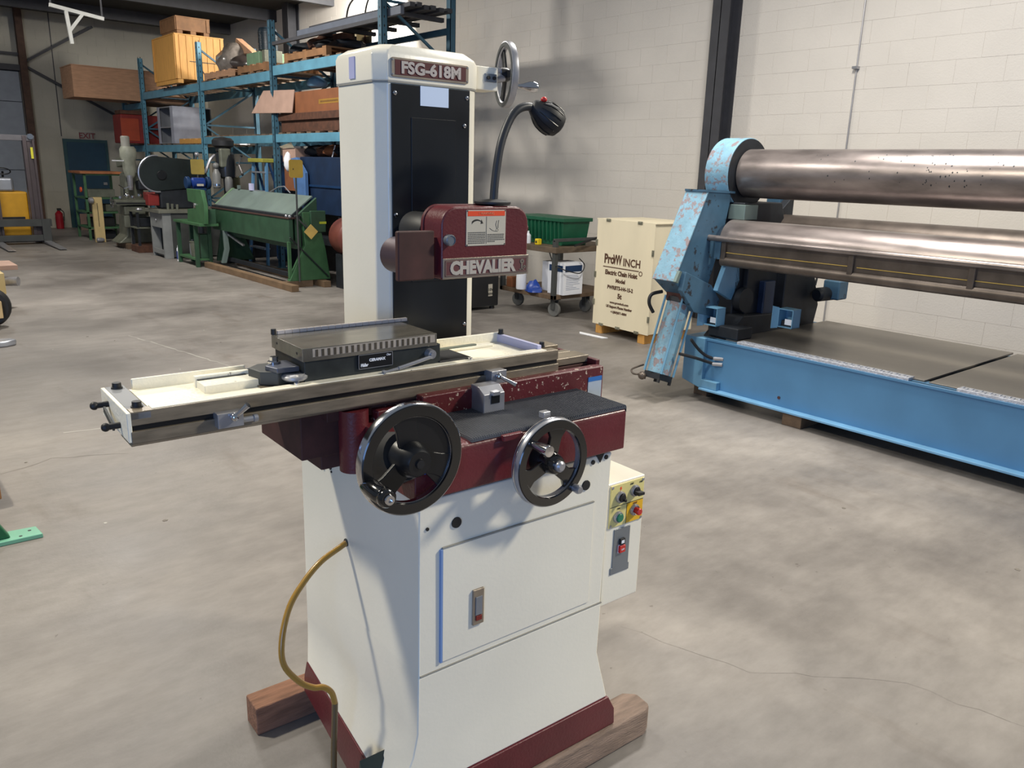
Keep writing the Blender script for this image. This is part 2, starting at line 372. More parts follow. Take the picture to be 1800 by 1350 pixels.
# ------------------------------------------------------------------ surface grinder (local x = along table, y = back)
GR = thing('surface_grinder', 'cream and maroon surface grinder with black handwheels, standing on timber blocks in the foreground', 'grinder', (.733, 1.552, 0), math.radians(-2.094))
# cabinet
def ring(z, x0, x1, x1b, x0b, yf, yb): return [(x0, yf, z), (x1, yf, z), (x1b, yb, z), (x0b, yb, z)]
def loft(rings):
    b = MB(); vs = [p for r in rings for p in r]; fs = [(0, 3, 2, 1)]
    for k in range(len(rings) - 1):
        for i in range(4): fs.append((k * 4 + i, k * 4 + (i + 1) % 4, k * 4 + 4 + (i + 1) % 4, k * 4 + 4 + i))
    k = len(rings) * 4 - 4; fs.append((k, k + 1, k + 2, k + 3)); return b.add(vs, fs)
YB = .385
cab = loft([ring(.19, .07, .745, .74, .14, -.245, YB), ring(.235, .098, .734, .73, .142, -.242, YB), ring(.285, .124, .721, .725, .144, -.238, YB), ring(.34, .138, .707, .722, .145, -.235, YB),
            ring(.484, .142, .712, .722, .145, -.233, YB), ring(.490, .145, .713, .722, .146, -.229, YB), ring(.912, .148, .722, .722, .148, -.228, YB)]).build('cabinet', M_CREAM, GR, .004, ang=30)
loft([ring(.092, .052, .778, .75, .13, -.25, YB + .01), ring(.145, .055, .772, .75, .133, -.252, YB + .01), ring(.19, .066, .748, .742, .139, -.25, YB + .004)]).build('base_skirt', M_MAROON, GR, .003)
MB().prism([(-.2, .092), (-.106, .092), (-.128, .245)], 'x', .045, .115).build('floor_notch', mat('dark_opening_green', (60, 68, 58), .7), GR)
MB().box((.37, .36, .092), (.66, .62, .93)).build('column_pedestal', M_CREAM, GR, .006)
# door in the cabinet front
door = MB().box((.205, -.2325, .505), (.665, -.222, .789)).build('cabinet_door', M_CREAM, GR, .0015)
lab(door, 'flat cream cabinet door with square corners')
MB().box((.200, -.2345, .505), (.2065, -.226, .789)).build('hinge', mat('blue_grey_edge', (120, 150, 200), .4, var=.03), door, .001)
MB().box((.206, -.2338, .7895), (.664, -.229, .7925)).build('top_seam', mat('seam_grey', (150, 148, 140), .5), door)
MB().box((.148, -.2335, .4868), (.713, -.229, .4895)).build('front_seam', MATS['seam_grey'], cab)
la = MB().box((.287, -.2385, .572), (.318, -.232, .663)).build('door_latch', M_NICKEL, GR, .0015)
MB().box((.293, -.241, .598), (.312, -.238, .645)).build('latch_paddle', M_GREYP, la, .001)
MB().box((.294, -.2415, .584), (.311, -.238, .596)).build('latch_button', M_REDT, la, .001)
for x, z, r in ((.244, .842, .0135), (.635, .841, .014), (.12, .9, .0)):
    if r: MB().cyl((x, -.226, z), (x, -.2315, z), r, r * .9, 20).build('plug', M_BLACKM, GR)
for y, z, r in ((.245, .868, .004), (.20, .855, .006), (.24, .84, .004), (.195, .845, .003)): MB().cyl((.150, y, z), (.1455, y, z), r, n=10).build('screw_hole', M_BLACKM, cab)
for x, z, r in ((.655, .898, .006), (.70, .903, .006), (.168, .846, .004)): MB().cyl((x, -.227, z), (x, -.231, z), r, n=10).build('screw_hole', M_BLACKM, cab)
MB().prism([(.665, .915), (.692, .915), (.679, .893)], 'y', -.231, -.226).build('notch', M_BLACKM, cab)
# saddle and apron
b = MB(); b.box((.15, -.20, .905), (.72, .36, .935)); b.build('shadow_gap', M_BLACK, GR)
sad = MB().box((.16, -.030, .93), (.842, .23, 1.062)).build('saddle', M_MAROONS, GR, .004)
MB().box((.26, -.06, .955), (.842, -.03, 1.088)).build('saddle_front_plate', M_MAROONS, sad, .004)
MB().box((.05, .0, 1.045), (.842, .21, 1.085)).build('way_base', M_RUSTY, sad, .002)
b = MB(); b.box((.70, .0, 1.088), (.84, .06, 1.108)); b.box((.70, .075, 1.088), (.84, .10, 1.104)); b.box((.70, .13, 1.088), (.84, .19, 1.112)); b.build('slide_way', M_GROUND, sad, .002)
MB().box((.835, -.035, 1.05), (.85, .21, 1.10)).build('way_end_plate', M_MAROOND, sad, .002)
MB().box((.785, -.0615, .99), (.835, -.0595, 1.06)).build('sticker', mat('sticker_blue_white', (176, 190, 205), .5), sad)
MB().box((.785, -.0622, 1.050), (.835, -.0600, 1.062)).build('sticker_band', M_BSTICK, sad)
MB().box((.0, .03, .955), (.15, .27, 1.062)).build('saddle_wing', M_RUSTY, GR, .003)
MB().box((.055, .05, .915), (.15, .17, .955)).build('wing_foot', M_RUSTY, GR, .003)
MB().cyl((.112, -.005, .925), (.112, -.005, 1.07), .034, n=24).build('corner_post', M_MAROON, GR)
apr = MB().prism([(-.25, .924), (.06, .924), (.06, 1.036), (-.236, 1.030), (-.246, 1.027), (-.25, 1.018)], 'x', .125, .742)
apr = apr.build('apron', M_MAROON, GR, .004, 3)
# specks and ribbed cover on the apron
rc = MB().box((.27, -.246, 1.029), (.744, -.05, 1.0345)).build('ribbed_cover', M_RUBBER, GR)
b = MB()
n = 80
for i in range(n):
    x = .27 + (i + .5) * .474 / n; b.add([(x - .0018, -.247, 1.034), (x + .0018, -.247, 1.034), (x + .0018, -.05, 1.034), (x - .0018, -.05, 1.034), (x - .0009, -.246, 1.0385), (x + .0009, -.246, 1.0385), (x + .0009, -.05, 1.0385), (x - .0009, -.05, 1.0385)],
                                   ((4, 5, 6, 7), (0, 1, 5, 4), (1, 2, 6, 5), (2, 3, 7, 6), (3, 0, 4, 7)))
r_ = b.build('rib', M_RUBBER, rc); r_['kind'] = 'stuff'
MB().box((.742, -.246, 1.018), (.746, -.06, 1.0345)).build('cover_lip', M_BLACK, rc, .002)
for x0, x1 in ((.345, .40), (.437, .46)): MB().box((x0, -.262, 1.02), (x1, -.249, 1.034)).build('cover_clip', M_MAROON, GR, .002)
# stop block
sb = MB().prism([(-.11, 1.032), (-.055, 1.032), (-.055, 1.098), (-.088, 1.098), (-.11, 1.082)], 'x', .400, .462).build('stop_block', M_STEEL, GR, .0015)
MB().box((.421, -.1115, 1.058), (.446, -.109, 1.078)).build('slot', M_BLACK, sb)
MB().box((.423, -.116, 1.078), (.444, -.095, 1.088)).build('stop_key', M_STEEL, sb, .001)
# table
tb = MB()
tb.box((-.355, -.022, 1.078), (.70, .20, 1.128))
tb.box((-.355, -.03, 1.117), (.70, -.0, 1.144))
tab = tb.build('table', M_GROUND, GR, .0015)
b = MB(); b.box((-.357, -.031, 1.082), (.702, -.018, 1.106)); b.prism([(-.031, 1.082), (-.02, 1.074), (.06, 1.074), (.06, 1.082)], 'x', -.357, .40); b.build('front_rail', M_GROUND, tab, .0015)
MB().box((-.356, -.024, 1.106), (.701, -.018, 1.118)).build('t_slot', M_BLACK, tab)
MB().box((-.31, .003, 1.126), (.665, .175, 1.134)).build('tray_floor', M_CREAMW, tab)
MB().box((-.316, -.024, 1.128), (.665, .004, 1.1455)).build('tray_front_edge', M_CREAMW, tab, .0015)
MB().box((-.305, .172, 1.128), (-.065, .180, 1.156)).build('tray_back_rim', M_CREAMW, tab, .002)
MB().box((.22, .172, 1.128), (.665, .180, 1.160)).build('tray_back_rim', M_CREAMW, tab, .002)
MB().box((-.07, .172, 1.128), (.22, .176, 1.148)).build('tray_back_wall', M_STEEL, tab, .002)
MB().box((.648, -.005, 1.128), (.662, .178, 1.156)).build('tray_end_wall', M_LAV, tab, .002)
MB().box((-.355, -.03, 1.128), (-.318, .185, 1.143)).build('end_plate', M_GREYP, tab, .0015)
MB().box((-.362, -.03, 1.085), (-.354, .185, 1.143)).build('end_cover', M_CREAMW, tab, .0015)
rb = MB(); rb.box((-.19, .062, 1.132), (-.058, .118, 1.150)); rb.build('t_slot_cover', M_CREAMW, tab, .002)
MB().box((-.192, .118, 1.132), (-.075, .132, 1.158)).build('slot_ridge', M_CREAMW, tab, .002)
MB().box((-.188, .112, 1.150), (-.085, .118, 1.152)).build('worn_edge', M_GREYD, tab)
MB().box((-.08, .025, 1.130), (.38, .165, 1.1365)).build('table_surface', M_GROUND, tab)
b = MB(); b.box((.40, .125, 1.134), (.60, .150, 1.142)); b.box((.38, .02, 1.134), (.56, .09, 1.139)); b.build('t_slot_cover', M_CREAMW, tab, .002)
MB().prism(rrect(.39, .128, .55, .145, .008), 'z', 1.142, 1.1445).build('oil_slot', mat('green_grey_slot', (96, 104, 92), .5), tab)
def bolt(x, y, z, r=.009, h=.012, ax=(0, 0, 1), par=tab):
    a = Vector((x, y, z)); v = Vector(ax)
    o = MB().cyl(a, a + v * .003, r * 1.25, n=16).cyl(a, a + v * h, r, r * .95, 12).build('bolt', M_BLACKM, par); return o
for x, y in ((-.335, .165), (-.335, .005)): bolt(x, y, 1.143)
for x, y in ((.655, .165), (.675, .01)): bolt(x, y, 1.156 if y > .1 else 1.146, .007, .014)
for y, z in ((.12, 1.125), (.03, 1.105)):
    MB().cyl((-.362, y, z), (-.385, y, z), .006, n=12).ball((-.388, y, z), .0085, 10).build('adjust_screw', M_BLACKM, tab)
MB().bar((-.372, .112, 1.118), (-.372, .04, 1.098), .004, .012).build('link_plate', M_GREYD, tab)
for x in (-.02, .43): MB().cyl((x, -.008, 1.143), (x, -.008, 1.150), .006, n=10).build('oil_nipple', M_CHROME, tab)
# table dogs with clamp levers
dg = MB().box((-.203, -.052, 1.090), (-.152, -.02, 1.120)).build('table_dog', M_STEEL, tab, .001)
MB().ball((-.172, -.058, 1.112), .0085).cyl((-.172, -.058, 1.112), (-.150, -.075, 1.138), .0035, .0065, 12).build('clamp_lever', M_CHROME, dg)
MB().cyl((-.152, -.04, 1.098), (-.128, -.04, 1.098), .006, n=12).cyl((-.128, -.04, 1.098), (-.120, -.04, 1.098), .008, n=12).build('stop_pin', M_STEEL, dg)
dg = MB().box((.462, -.056, 1.062), (.508, -.02, 1.120)).build('table_dog', M_STEEL, tab, .001)
MB().ball((.480, -.062, 1.108), .008).cyl((.480, -.062, 1.108), (.505, -.10, 1.090), .0035, .0062, 12).build('clamp_lever', M_CHROME, dg)
MB().cyl((.462, -.045, 1.078), (.440, -.045, 1.078), .008, n=14).cyl((.44, -.045, 1.078), (.432, -.045, 1.078), .011, n=14).build('stop_pin', M_STEEL, dg)
# magnetic chuck
ch = MB().box((.004, .004, 1.1365), (.350, .165, 1.192)).build('magnetic_chuck', M_DCHUCK, GR, .0015)
MB().box((-.001, 0, 1.190), (.338, .172, 1.219)).build('top_plate', M_CHUCK, ch, .0012)
b = MB()
for i in range(21): b.box((.028 + i * .0142, -.0009, 1.199), (.0345 + i * .0142, .0002, 1.2145))
b.build('pole_inlay', mat('brass_grey_inlay', (112, 104, 92), .35, .6), ch)
MB().box((.022, -.0005, 1.1985), (.332, .0001, 1.2165)).build('pole_strip', mat('pale_laminate_strip', (205, 194, 180), .35, .5, var=.1, scale=60), ch)
nseg = 19; L0 = (.358 - .014) / nseg
for i in range(nseg): MB().box((.014 + i * L0, .170, 1.2195), (.014 + (i + 1) * L0 - .0014, .1785, 1.2275)).build('rail_segment', mat('rail_steel', (214, 206, 202), .35, .3, var=.05), ch)
MB().box((.004, .168, 1.205), (.36, .180, 1.2195)).build('back_rail', M_GREYD, ch)
MB().cyl((.006, .175, 1.219), (.006, .175, 1.232), .006, n=10).build('rail_screw', M_BLACKM, ch)
b = MB()
b.cyl((-.0015, .03, 1.204), (0, .03, 1.204), .003, n=10).cyl((-.0015, .14, 1.206), (0, .14, 1.206), .003, n=10); b.build('plug', M_BLACKM, ch)
npl = MB().box((.130, -.0005, 1.157), (.217, .005, 1.190)).build('name_plate', M_BLACK, ch)
b = MB()
for a, q in (((.130, -.0012, 1.157), (.217, 0, 1.1582)), ((.130, -.0012, 1.1888), (.217, 0, 1.190)), ((.130, -.0012, 1.157), (.1312, 0, 1.190)), ((.2158, -.0012, 1.157), (.217, 0, 1.190))): b.box(a, q)
b.build('plate_border', M_STEEL, npl)
text('CERAMAX', .0088, (.177, -.001, 1.1755), (1, 0, 0), (0, 0, 1), M_WHITE, npl, bold=.0004)
text('Walker', .010, (.1435, -.001, 1.1655), (1, 0, 0), (.0, 0, 1), M_WHITE, npl, bold=.0004, shear=.4, sx=.62)
text('Clean', .007, (.206, -.001, 1.1835), (1, 0, 0), (.0, 0, 1), M_WHITE, npl, shear=.4, sx=.7)
MB().cyl((.318, .005, 1.172), (.318, -.012, 1.172), .0125, .011, 18).cyl((.318, -.011, 1.172), (.318, -.016, 1.172), .006, n=12).build('lever_hub', M_STEEL, ch)
MB().tube([(.315, -.012, 1.167), (.26, -.016, 1.158), (.222, -.018, 1.152)], .0046, 10).cyl((.222, -.018, 1.152), (.186, -.019, 1.1475), .0032, n=10).cyl((.186, -.019, 1.1475), (.181, -.019, 1.147), .006, n=10).build('chuck_lever', M_STEEL, ch)
MB().box((.345, .0, 1.137), (.44, .10, 1.150)).build('swarf_guard', M_BLACKM, ch, .003)
# toe clamp at the chuck's left end
cl = MB().prism([(-.075, .055), (-.085, .10), (-.055, .125), (-.005, .12), (-.002, .04), (-.045, .03)], 'z', 1.137, 1.168).build('toe_clamp', M_GREYD, GR, .003)
MB().prism([(-.05, .022), (-.062, .06), (-.03, .095), (.0, .09), (.0, .018)], 'z', 1.166, 1.178).build('clamp_plate', mat('blue_grey_steel', (92, 96, 108), .4, .6), cl, .003)
MB().cyl((-.035, .075, 1.178), (-.035, .075, 1.182), .014, n=16).cyl((-.035, .075, 1.18), (-.035, .075, 1.192), .009, n=6).build('clamp_nut', M_CHROME, cl)
MB().lathe([(.024, 0), (.028, .004), (.028, .009), (.022, .013)], (-.012, .02, 1.150), (0, 0, 1), 20).build('clamp_washer', M_STEEL, cl)

# column
y0, y1 = .28, .505
poly = [(.372, y0), (.620, y0), (.650, y0 + .02), (.650, y1), (.345, y1), (.345, y0 + .03)]
colm = MB().prism(poly, 'z', .93, 1.803).build('column', M_CREAM, GR, .005, 3)
cap = MB()
pc = [(.369, y0 - .003), (.623, y0 - .003), (.654, y0 + .018), (.654, y1 + .003), (.341, y1 + .003), (.341, y0 + .028)]
def inset(k): cx, cy = .4975, y0 + .16; return [(cx + (x - cx) * k[0], cy + (y - cy) * k[1]) for x, y in pc]
rings = [(pc, 1.805), (pc, 1.866), (inset((.965, .965)), 1.878), (inset((.80, .90)), 1.893)]
vs = []; fs = []
for p, z in rings: vs += [(x, y, z) for x, y in p]
for k in range(3): fs += [(k * 6 + i, k * 6 + (i + 1) % 6, k * 6 + 6 + (i + 1) % 6, k * 6 + 6 + i) for i in range(6)]
fs += [tuple(range(6))[::-1], tuple(range(18, 24))]
cap.add(vs, fs); cap = cap.build('column_cap', M_CREAM, GR, .004, 3)
MB().prism([(p[0], p[1]) for p in inset((.99, .99))], 'z', 1.802, 1.806).build('cap_seam', MATS['seam_grey'], cap)
MB().box((.3385, .395, 1.815), (.341, .425, 1.868)).build('masking_tape', M_TAPE, cap)
MB().box((.3785, y0 - .0035, 1.05), (.6165, y0 + .01, 1.800)).build('column_panel', M_PANEL, colm, .001)
b = MB(); b.box((.435, y0 - .0055, 1.30), (.572, y0 - .003, 1.722)); b.build('inner_slide_plate', M_PANEL, colm, .001)
for x, z in ((.388, 1.778), (.607, 1.781), (.388, 1.478), (.607, 1.17), (.60, 1.71), (.607, 1.47)):
    MB().lathe([(.006, 0), (.0055, .002), (.003, .0035)], (x, y0 - .0035, z), (0, -1, 0), 12).build('screw', M_CHROME, colm)
MB().box((.462, y0 - .0048, 1.752), (.548, y0 - .0036, 1.8)).build('paper_label', M_PAPER, colm)
sp = MB().prism(rrect(.377, 1.8155, .609, 1.861, .006), 'y', y0 - .0075, y0 - .002).build('model_plate', M_NICKEL, GR, .001)
MB().box((.387, y0 - .0083, 1.8205), (.600, y0 - .0072, 1.856)).build('plate_field', M_MAROOND, sp)
text('FSG-618M', .0385, (.4935, y0 - .0088, 1.8372), (1, 0, 0), (0, 0, 1), mat('pale_nickel_letters', (206, 196, 190), .35, .4), sp, bold=.0016, sx=1.1, ext=.0012)
for x in (.381, .605):
    for z in (1.8215, 1.8555): MB().cyl((x, y0 - .007, z), (x, y0 - .0088, z), .0022, n=8).build('rivet', M_STEEL, sp)
# top elevating handwheel on its arm
arm = MB().box((.650, .335, 1.812), (.752, .405, 1.874)).build('handwheel_arm', M_CREAM, GR, .003)
br = MB().box((.706, .330, 1.834), (.745, .336, 1.856)).build('arm_bracket', M_PLATE, arm, .001)
b = MB(); b.cyl((.715, .331, 1.845), (.715, .326, 1.845), .005, n=8).cyl((.735, .331, 1.845), (.735, .326, 1.845), .005, n=8); b.build('bolt', M_BLACKM, arm)
def handwheel(name, c, ax, R, rim, depth, spokes, hubr, hubl, label, m_rim, m_in, m_hub, rot=0, roll_in=.25, wide=.5):
    ax = Vector(ax).normalized(); up = Vector((0, 0, 1)); right = up.cross(ax).normalized() * -1; right = ax.cross(up).normalized() * -1
    X = up.cross(ax).normalized()
    M = Matrix(((X.x, up.x, ax.x, c[0]), (X.y, up.y, ax.y, c[1]), (X.z, up.z, ax.z, c[2]), (0, 0, 0, 1)))   # local z = outward
    w = bpy.data.objects.new(name, MB(M).lathe([(R - rim, -depth * .25), (R - rim, depth * .35), (R - rim * .82, depth * .5), (R - rim * .22, depth * .5), (R - .0015, depth * .42), (R, depth * .3), (R, -depth * .45), (R - .002, -depth * .5), (R - rim * .8, -depth * .45)], n=72, closed=True).mesh(name, m_rim))
    COL.objects.link(w); w.parent = GR; lab(w, label)
    if m_in:
        MB(M).lathe([(R - rim * 1.02, depth * .30), (R - rim * .9, depth * .53), (R - rim * .16, depth * .53), (R - rim * .08, depth * .44)], n=72, closed=True).build('rim_face', m_in, w)
    for k in range(spokes):
        a = rot + 2 * PI * k / spokes; d = Vector((math.cos(a), math.sin(a), 0)); t = Vector((-d.y, d.x, 0))
        r0, r1 = hubr * .6, R - rim * .8; w0, w1 = hubr * .62, R * wide * .5
        z0a, z0b, z1a, z1b = -depth * .3, depth * .1, -depth * .2, depth * .2
        bb = MB(M); P = []
        for zz in (0, 1):
            for (r, ww) in ((r0, w0), (r1 * .7, w0 * 1.05), (r1, w1)):
                z = (z0b if zz else z0a) if r < r1 * .5 else (z1b if zz else z1a)
                P += [d * r - t * ww + Vector((0, 0, z)), d * r + t * ww + Vector((0, 0, z))]
        bb.add(P, ((0, 1, 3, 2), (2, 3, 5, 4), (6, 8, 9, 7), (8, 10, 11, 9), (0, 2, 8, 6), (2, 4, 10, 8), (1, 7, 9, 3), (3, 9, 11, 5), (4, 5, 11, 10), (0, 6, 7, 1)))
        bb.build('spoke', m_hub, w, .002)
    MB(M).lathe([(hubr * 1.15, -depth), (hubr * 1.1, -depth * .1), (hubr, hubl * .3), (hubr * .82, hubl * .85), (hubr * .7, hubl), (hubr * .3, hubl), (hubr * .28, hubl + .002), (.0001, hubl + .002)], n=36).build('hub', m_hub, w)
    return w, M
w, M = handwheel('table_handwheel', (.103, -.272, 1.034), (0, -1, 0), .1175, .028, .022, 3, .036, .034, 'large black table handwheel with chrome rim', M_CHROME, M_WHEELK, M_BLACK, rot=math.radians(100))
sec = [(.028 * math.cos(a), .028 * math.sin(a)) for a in [math.radians(98 - k * 12.2) for k in range(13)]]
seo = [(.098 * math.cos(a), .098 * math.sin(a)) for a in [math.radians(98 - k * 12.2) for k in range(13)]]
MB(M).prism(sec + seo[::-1], 'z', -.004, .003).build('wheel_web', M_BLACK, w, .001)
MB(M).cyl((0, 0, .012), (0, 0, .038), .009, n=20).build('hub_bolt', M_BLACKM, w)
d = Vector((-.086 * 1.0, -.058, 0))
M2 = M @ Matrix.Translation((-d.x, d.y, 0)) if False else M @ Matrix.Translation((-.099, -.034, .0))
hd = MB(M2).lathe([(.016, 0), (.0175, .008), (.0185, .02), (.0185, .060), (.016, .064), (.016, .068), (.0188, .072), (.0188, .080), (.015, .086), (.0001, .086)], n=24).build('crank_handle', M_WHEELK, w)
MB(M2).lathe([(.0095, .0855), (.0105, .088), (.0095, .091), (.0045, .091), (.0045, .087), (.0001, .087)], n=16).build('handle_bolt', M_CHROME, hd)
MB().cyl((.103, -.25, 1.034), (.103, -.17, 1.0), .05, .06, 28).build('wheel_gearbox', M_BLACKM, GR)
MB().box((.127, -.254, .985), (.165, -.2495, 1.02)).build('blue_sticker', M_BSTICK, GR)
w, M = handwheel('cross_feed_handwheel', (.462, -.288, .957), (0, -1, 0), .105, .024, .024, 3, .026, .028, 'smaller black cross-feed handwheel with brushed steel rim', M_STEEL, M_WHEELK, M_WHEELK, rot=math.radians(80), wide=.62)
MB(M).lathe([(.1055, -.008), (.1066, -.006), (.1066, -.003), (.1055, -.001)], n=72, closed=True).build('dial_ring', M_CHROME, w)
MB(M).lathe([(.013, .024), (.013, .036), (.008, .040), (.0001, .040)], n=20).build('hub_nut', M_STEEL, w)
M2 = M @ Matrix.Translation((-.066, .060, .004))
MB(M2).lathe([(.007, 0), (.0085, .006), (.0135, .062), (.0125, .066), (.0001, .067)], n=20).build('crank_handle', M_CHROME, w)
M2 = M @ Matrix.Translation((.066, -.073, .010)); MB(M2).lathe([(.006, 0), (.0095, .002), (.011, .018), (.008, .024), (.0001, .024)], n=16).build('lock_knob', M_STEEL, w)
MB().cyl((.462, -.275, .957), (.462, -.235, .957), .03, .036, 24).build('dial_housing', M_BLACK, GR)
MB().box((.452, -.268, 1.056), (.474, -.25, 1.072)).build('index_pointer', M_STEEL, GR, .002)
a20 = math.radians(-20); axd = Vector((math.cos(a20), math.sin(a20), 0))
w, M = handwheel('elevating_handwheel', (.805, .365, 1.862), axd, .090, .016, .020, 3, .018, .012, 'bright-rimmed elevating handwheel at the column top', M_STEEL, None, M_BLACK, rot=math.radians(60), wide=.3)
MB(M).lathe([(.0755, -.009), (.0765, -.0115), (.086, -.0115), (.087, -.009)], n=60, closed=True).build('rim_face', M_GREYD, w)
MB(M).box((-.016, -.017, -.052), (.016, .017, -.018)).build('clamp_collar', M_STEEL, w, .002)
MB().cyl((.745, .365, 1.845), (.80, .365, 1.858), .014, n=16).build('wheel_shaft', M_STEEL, GR)
M2 = M @ Matrix.Translation((-.02, -.030, .008)) @ Matrix.Scale(1.25, 4)
MB(M2).lathe([(.004, 0), (.0045, .018), (.006, .028), (.0115, .044), (.0125, .056), (.009, .064), (.0001, .066)], n=18).build('crank_handle', M_CHROME, w)

# spindle head
hx = MB().prism(rrect(.369, 1.340, .632, 1.512, .045, 8, (0, 1, 1, 0)), 'y', .03, .115)
head = hx.build('wheel_guard', M_MAROON, GR, .006, 3)
MB().prism(rrect(.366, 1.338, .636, 1.514, .046, 8, (0, 1, 1, 0)), 'y', .108, .120).build('guard_back_flange', M_MAROOND, head, .002)
MB().cyl((.47, .115, 1.43), (.47, .29, 1.43), .062, n=32).build('spindle_housing', M_BLACK, GR)
MB().lathe([(.040, 0), (.046, .02), (.046, .09), (.040, .1)], (.412, .135, 1.445), (0, 1, 0), 28).build('bearing_boss', M_BLACKM, GR)
MB().box((.255, .036, 1.342), (.354, .052, 1.457)).build('guard_plate', M_RUSTY, head, .004)
MB().box((.33, .05, 1.35), (.372, .10, 1.44)).build('box_neck', M_MAROOND, head, .002)
MB().cyl((.305, .052, 1.394), (.305, .135, 1.394), .043, n=32).build('dust_spout', mat('blued_brown_steel', (84, 68, 74), .4, .4, var=.12), head)
MB().lathe([(.0125, 0), (.0135, .004), (.0135, .016), (.011, .019), (.011, .017), (.0001, .017)], (.386, .031, 1.435), (0, -1, 0), 24).build('guard_knob', M_PLATE, head)
MB().lathe([(.010, 0), (.011, .01), (.0, .012)], (.634, .07, 1.418), (1, 0, 0), 16).build('guard_knob', M_PLATE, head)
MB().lathe([(.012, 0), (.013, .014), (.0, .016)], (.632, .06, 1.455), (1, 0, 0), 16).build('guard_hinge', M_MAROOND, head)
cp = MB().box((.3715, .0265, 1.342), (.633, .0305, 1.391)).build('maker_plate', M_NICKEL, head, .001)
MB().box((.3765, .0258, 1.3475), (.628, .027, 1.386)).build('plate_field', mat('aged_maroon_field', (104, 62, 62), .45), cp)
b = MB()
for a, q in (((.378, .0252, 1.349), (.6265, .0262, 1.3505)), ((.378, .0252, 1.383), (.6265, .0262, 1.3845)), ((.378, .0252, 1.349), (.3795, .0262, 1.384)), ((.625, .0252, 1.349), (.6265, .0262, 1.384))): b.box(a, q)
b.build('plate_border', M_NICKEL, cp)
text('CHEVALIER', .042, (.489, .0255, 1.366), (1, 0, 0), (0, 0, 1), mat('worn_nickel_letters', (208, 198, 184), .35, .3), cp, bold=.0024, sx=.92, ext=.0012)
MB().lathe([(.002, 0), (.0065, 0), (.0065, .0012), (.002, .0012)], (.611, .0258, 1.375), (0, -1, 0), 14, True).build('emblem_ring', M_NICKEL, cp)
b = MB(); b.box((.603, .0248, 1.353), (.6185, .026, 1.356)); b.box((.608, .0248, 1.353), (.6135, .026, 1.369)); b.lathe([(.0015, 0), (.004, 0), (.004, .001), (.0015, .001)], (.619, .0258, 1.361), (0, -1, 0), 10, True); b.build('emblem', M_NICKEL, cp)
# warning label on the guard
wl = MB().box((.439, .0285, 1.4185), (.5575, .0305, 1.504)).build('warning_label', M_LABEL, head)
MB().box((.4425, .0278, 1.4895), (.554, .029, 1.5015)).build('label_header', M_ORANGE, wl)
text('! WARNING', .0085, (.498, .0276, 1.4955), (1, 0, 0), (0, 0, 1), mat('pale_orange_ink', (246, 150, 110), .5), wl)
MB().box((.4978, .0279, 1.4225), (.4986, .0288, 1.488)).build('divider', M_INK, wl)
b = MB()
aw = []
for i in range(9):
    a = math.radians(150 - i * 12.5); aw.append((.470 + .018 * math.cos(a), 1.466 + .014 * math.sin(a)))
for i in range(8):
    x0, z0 = aw[i]; x1, z1 = aw[i + 1]; h0 = .0062 - i * .0005; h1 = .0062 - (i + 1) * .0005
    b.add([(x0, .0282, z0 - h0 / 2), (x1, .0282, z1 - h1 / 2), (x1, .0282, z1 + h1 / 2), (x0, .0282, z0 + h0 / 2)], ((0, 1, 2, 3),))
x1, z1 = aw[-1]; b.add([(x1 - .001, .0282, z1 - .006), (x1 + .007, .0282, z1 - .005), (x1 + .001, .0282, z1 + .005)], ((0, 1, 2),))
b.build('rotation_arrow', M_INK, wl)
b = MB(); b.tube([(.530, .0283, 1.478), (.527, .0283, 1.468), (.531, .0283, 1.458)], .0006, 5); b.tube([(.536, .0283, 1.479), (.534, .0283, 1.468), (.534, .0283, 1.46)], .0006, 5); b.lathe([(.003, 0), (.0038, 0), (.0038, .0004), (.003, .0004)], (.531, .0286, 1.455), (0, -1, 0), 14, True); b.tube([(.508, .0283, 1.460), (.518, .0283, 1.454), (.528, .0283, 1.452)], .0006, 5); b.build('label_sketch', M_INK, wl)
b = MB(); random.seed(3)
for k in range(7):
    z = 1.450 - k * .0042; x = .4435
    while x < .494:
        ln = random.uniform(.002, .0065); b.box((x, .0280, z - .0011), (min(x + ln, .4955), .0286, z + .0011)); x += ln + .0012
for k in range(5):
    z = 1.4445 - k * .0042; x = .5015
    while x < (.552 if k < 4 else .52):
        ln = random.uniform(.002, .0065); b.box((x, .0280, z - .0011), (min(x + ln, .5545), .0286, z + .0011)); x += ln + .0012
b.build('label_small_print', mat('grey_ink', (92, 88, 80), .6), wl)['kind'] = 'stuff'
for x in (.4415, .555):
    for z in (1.4205, 1.5018): MB().cyl((x, .0286, z), (x, .0275, z), .0016, n=8).build('rivet', M_INK, wl)
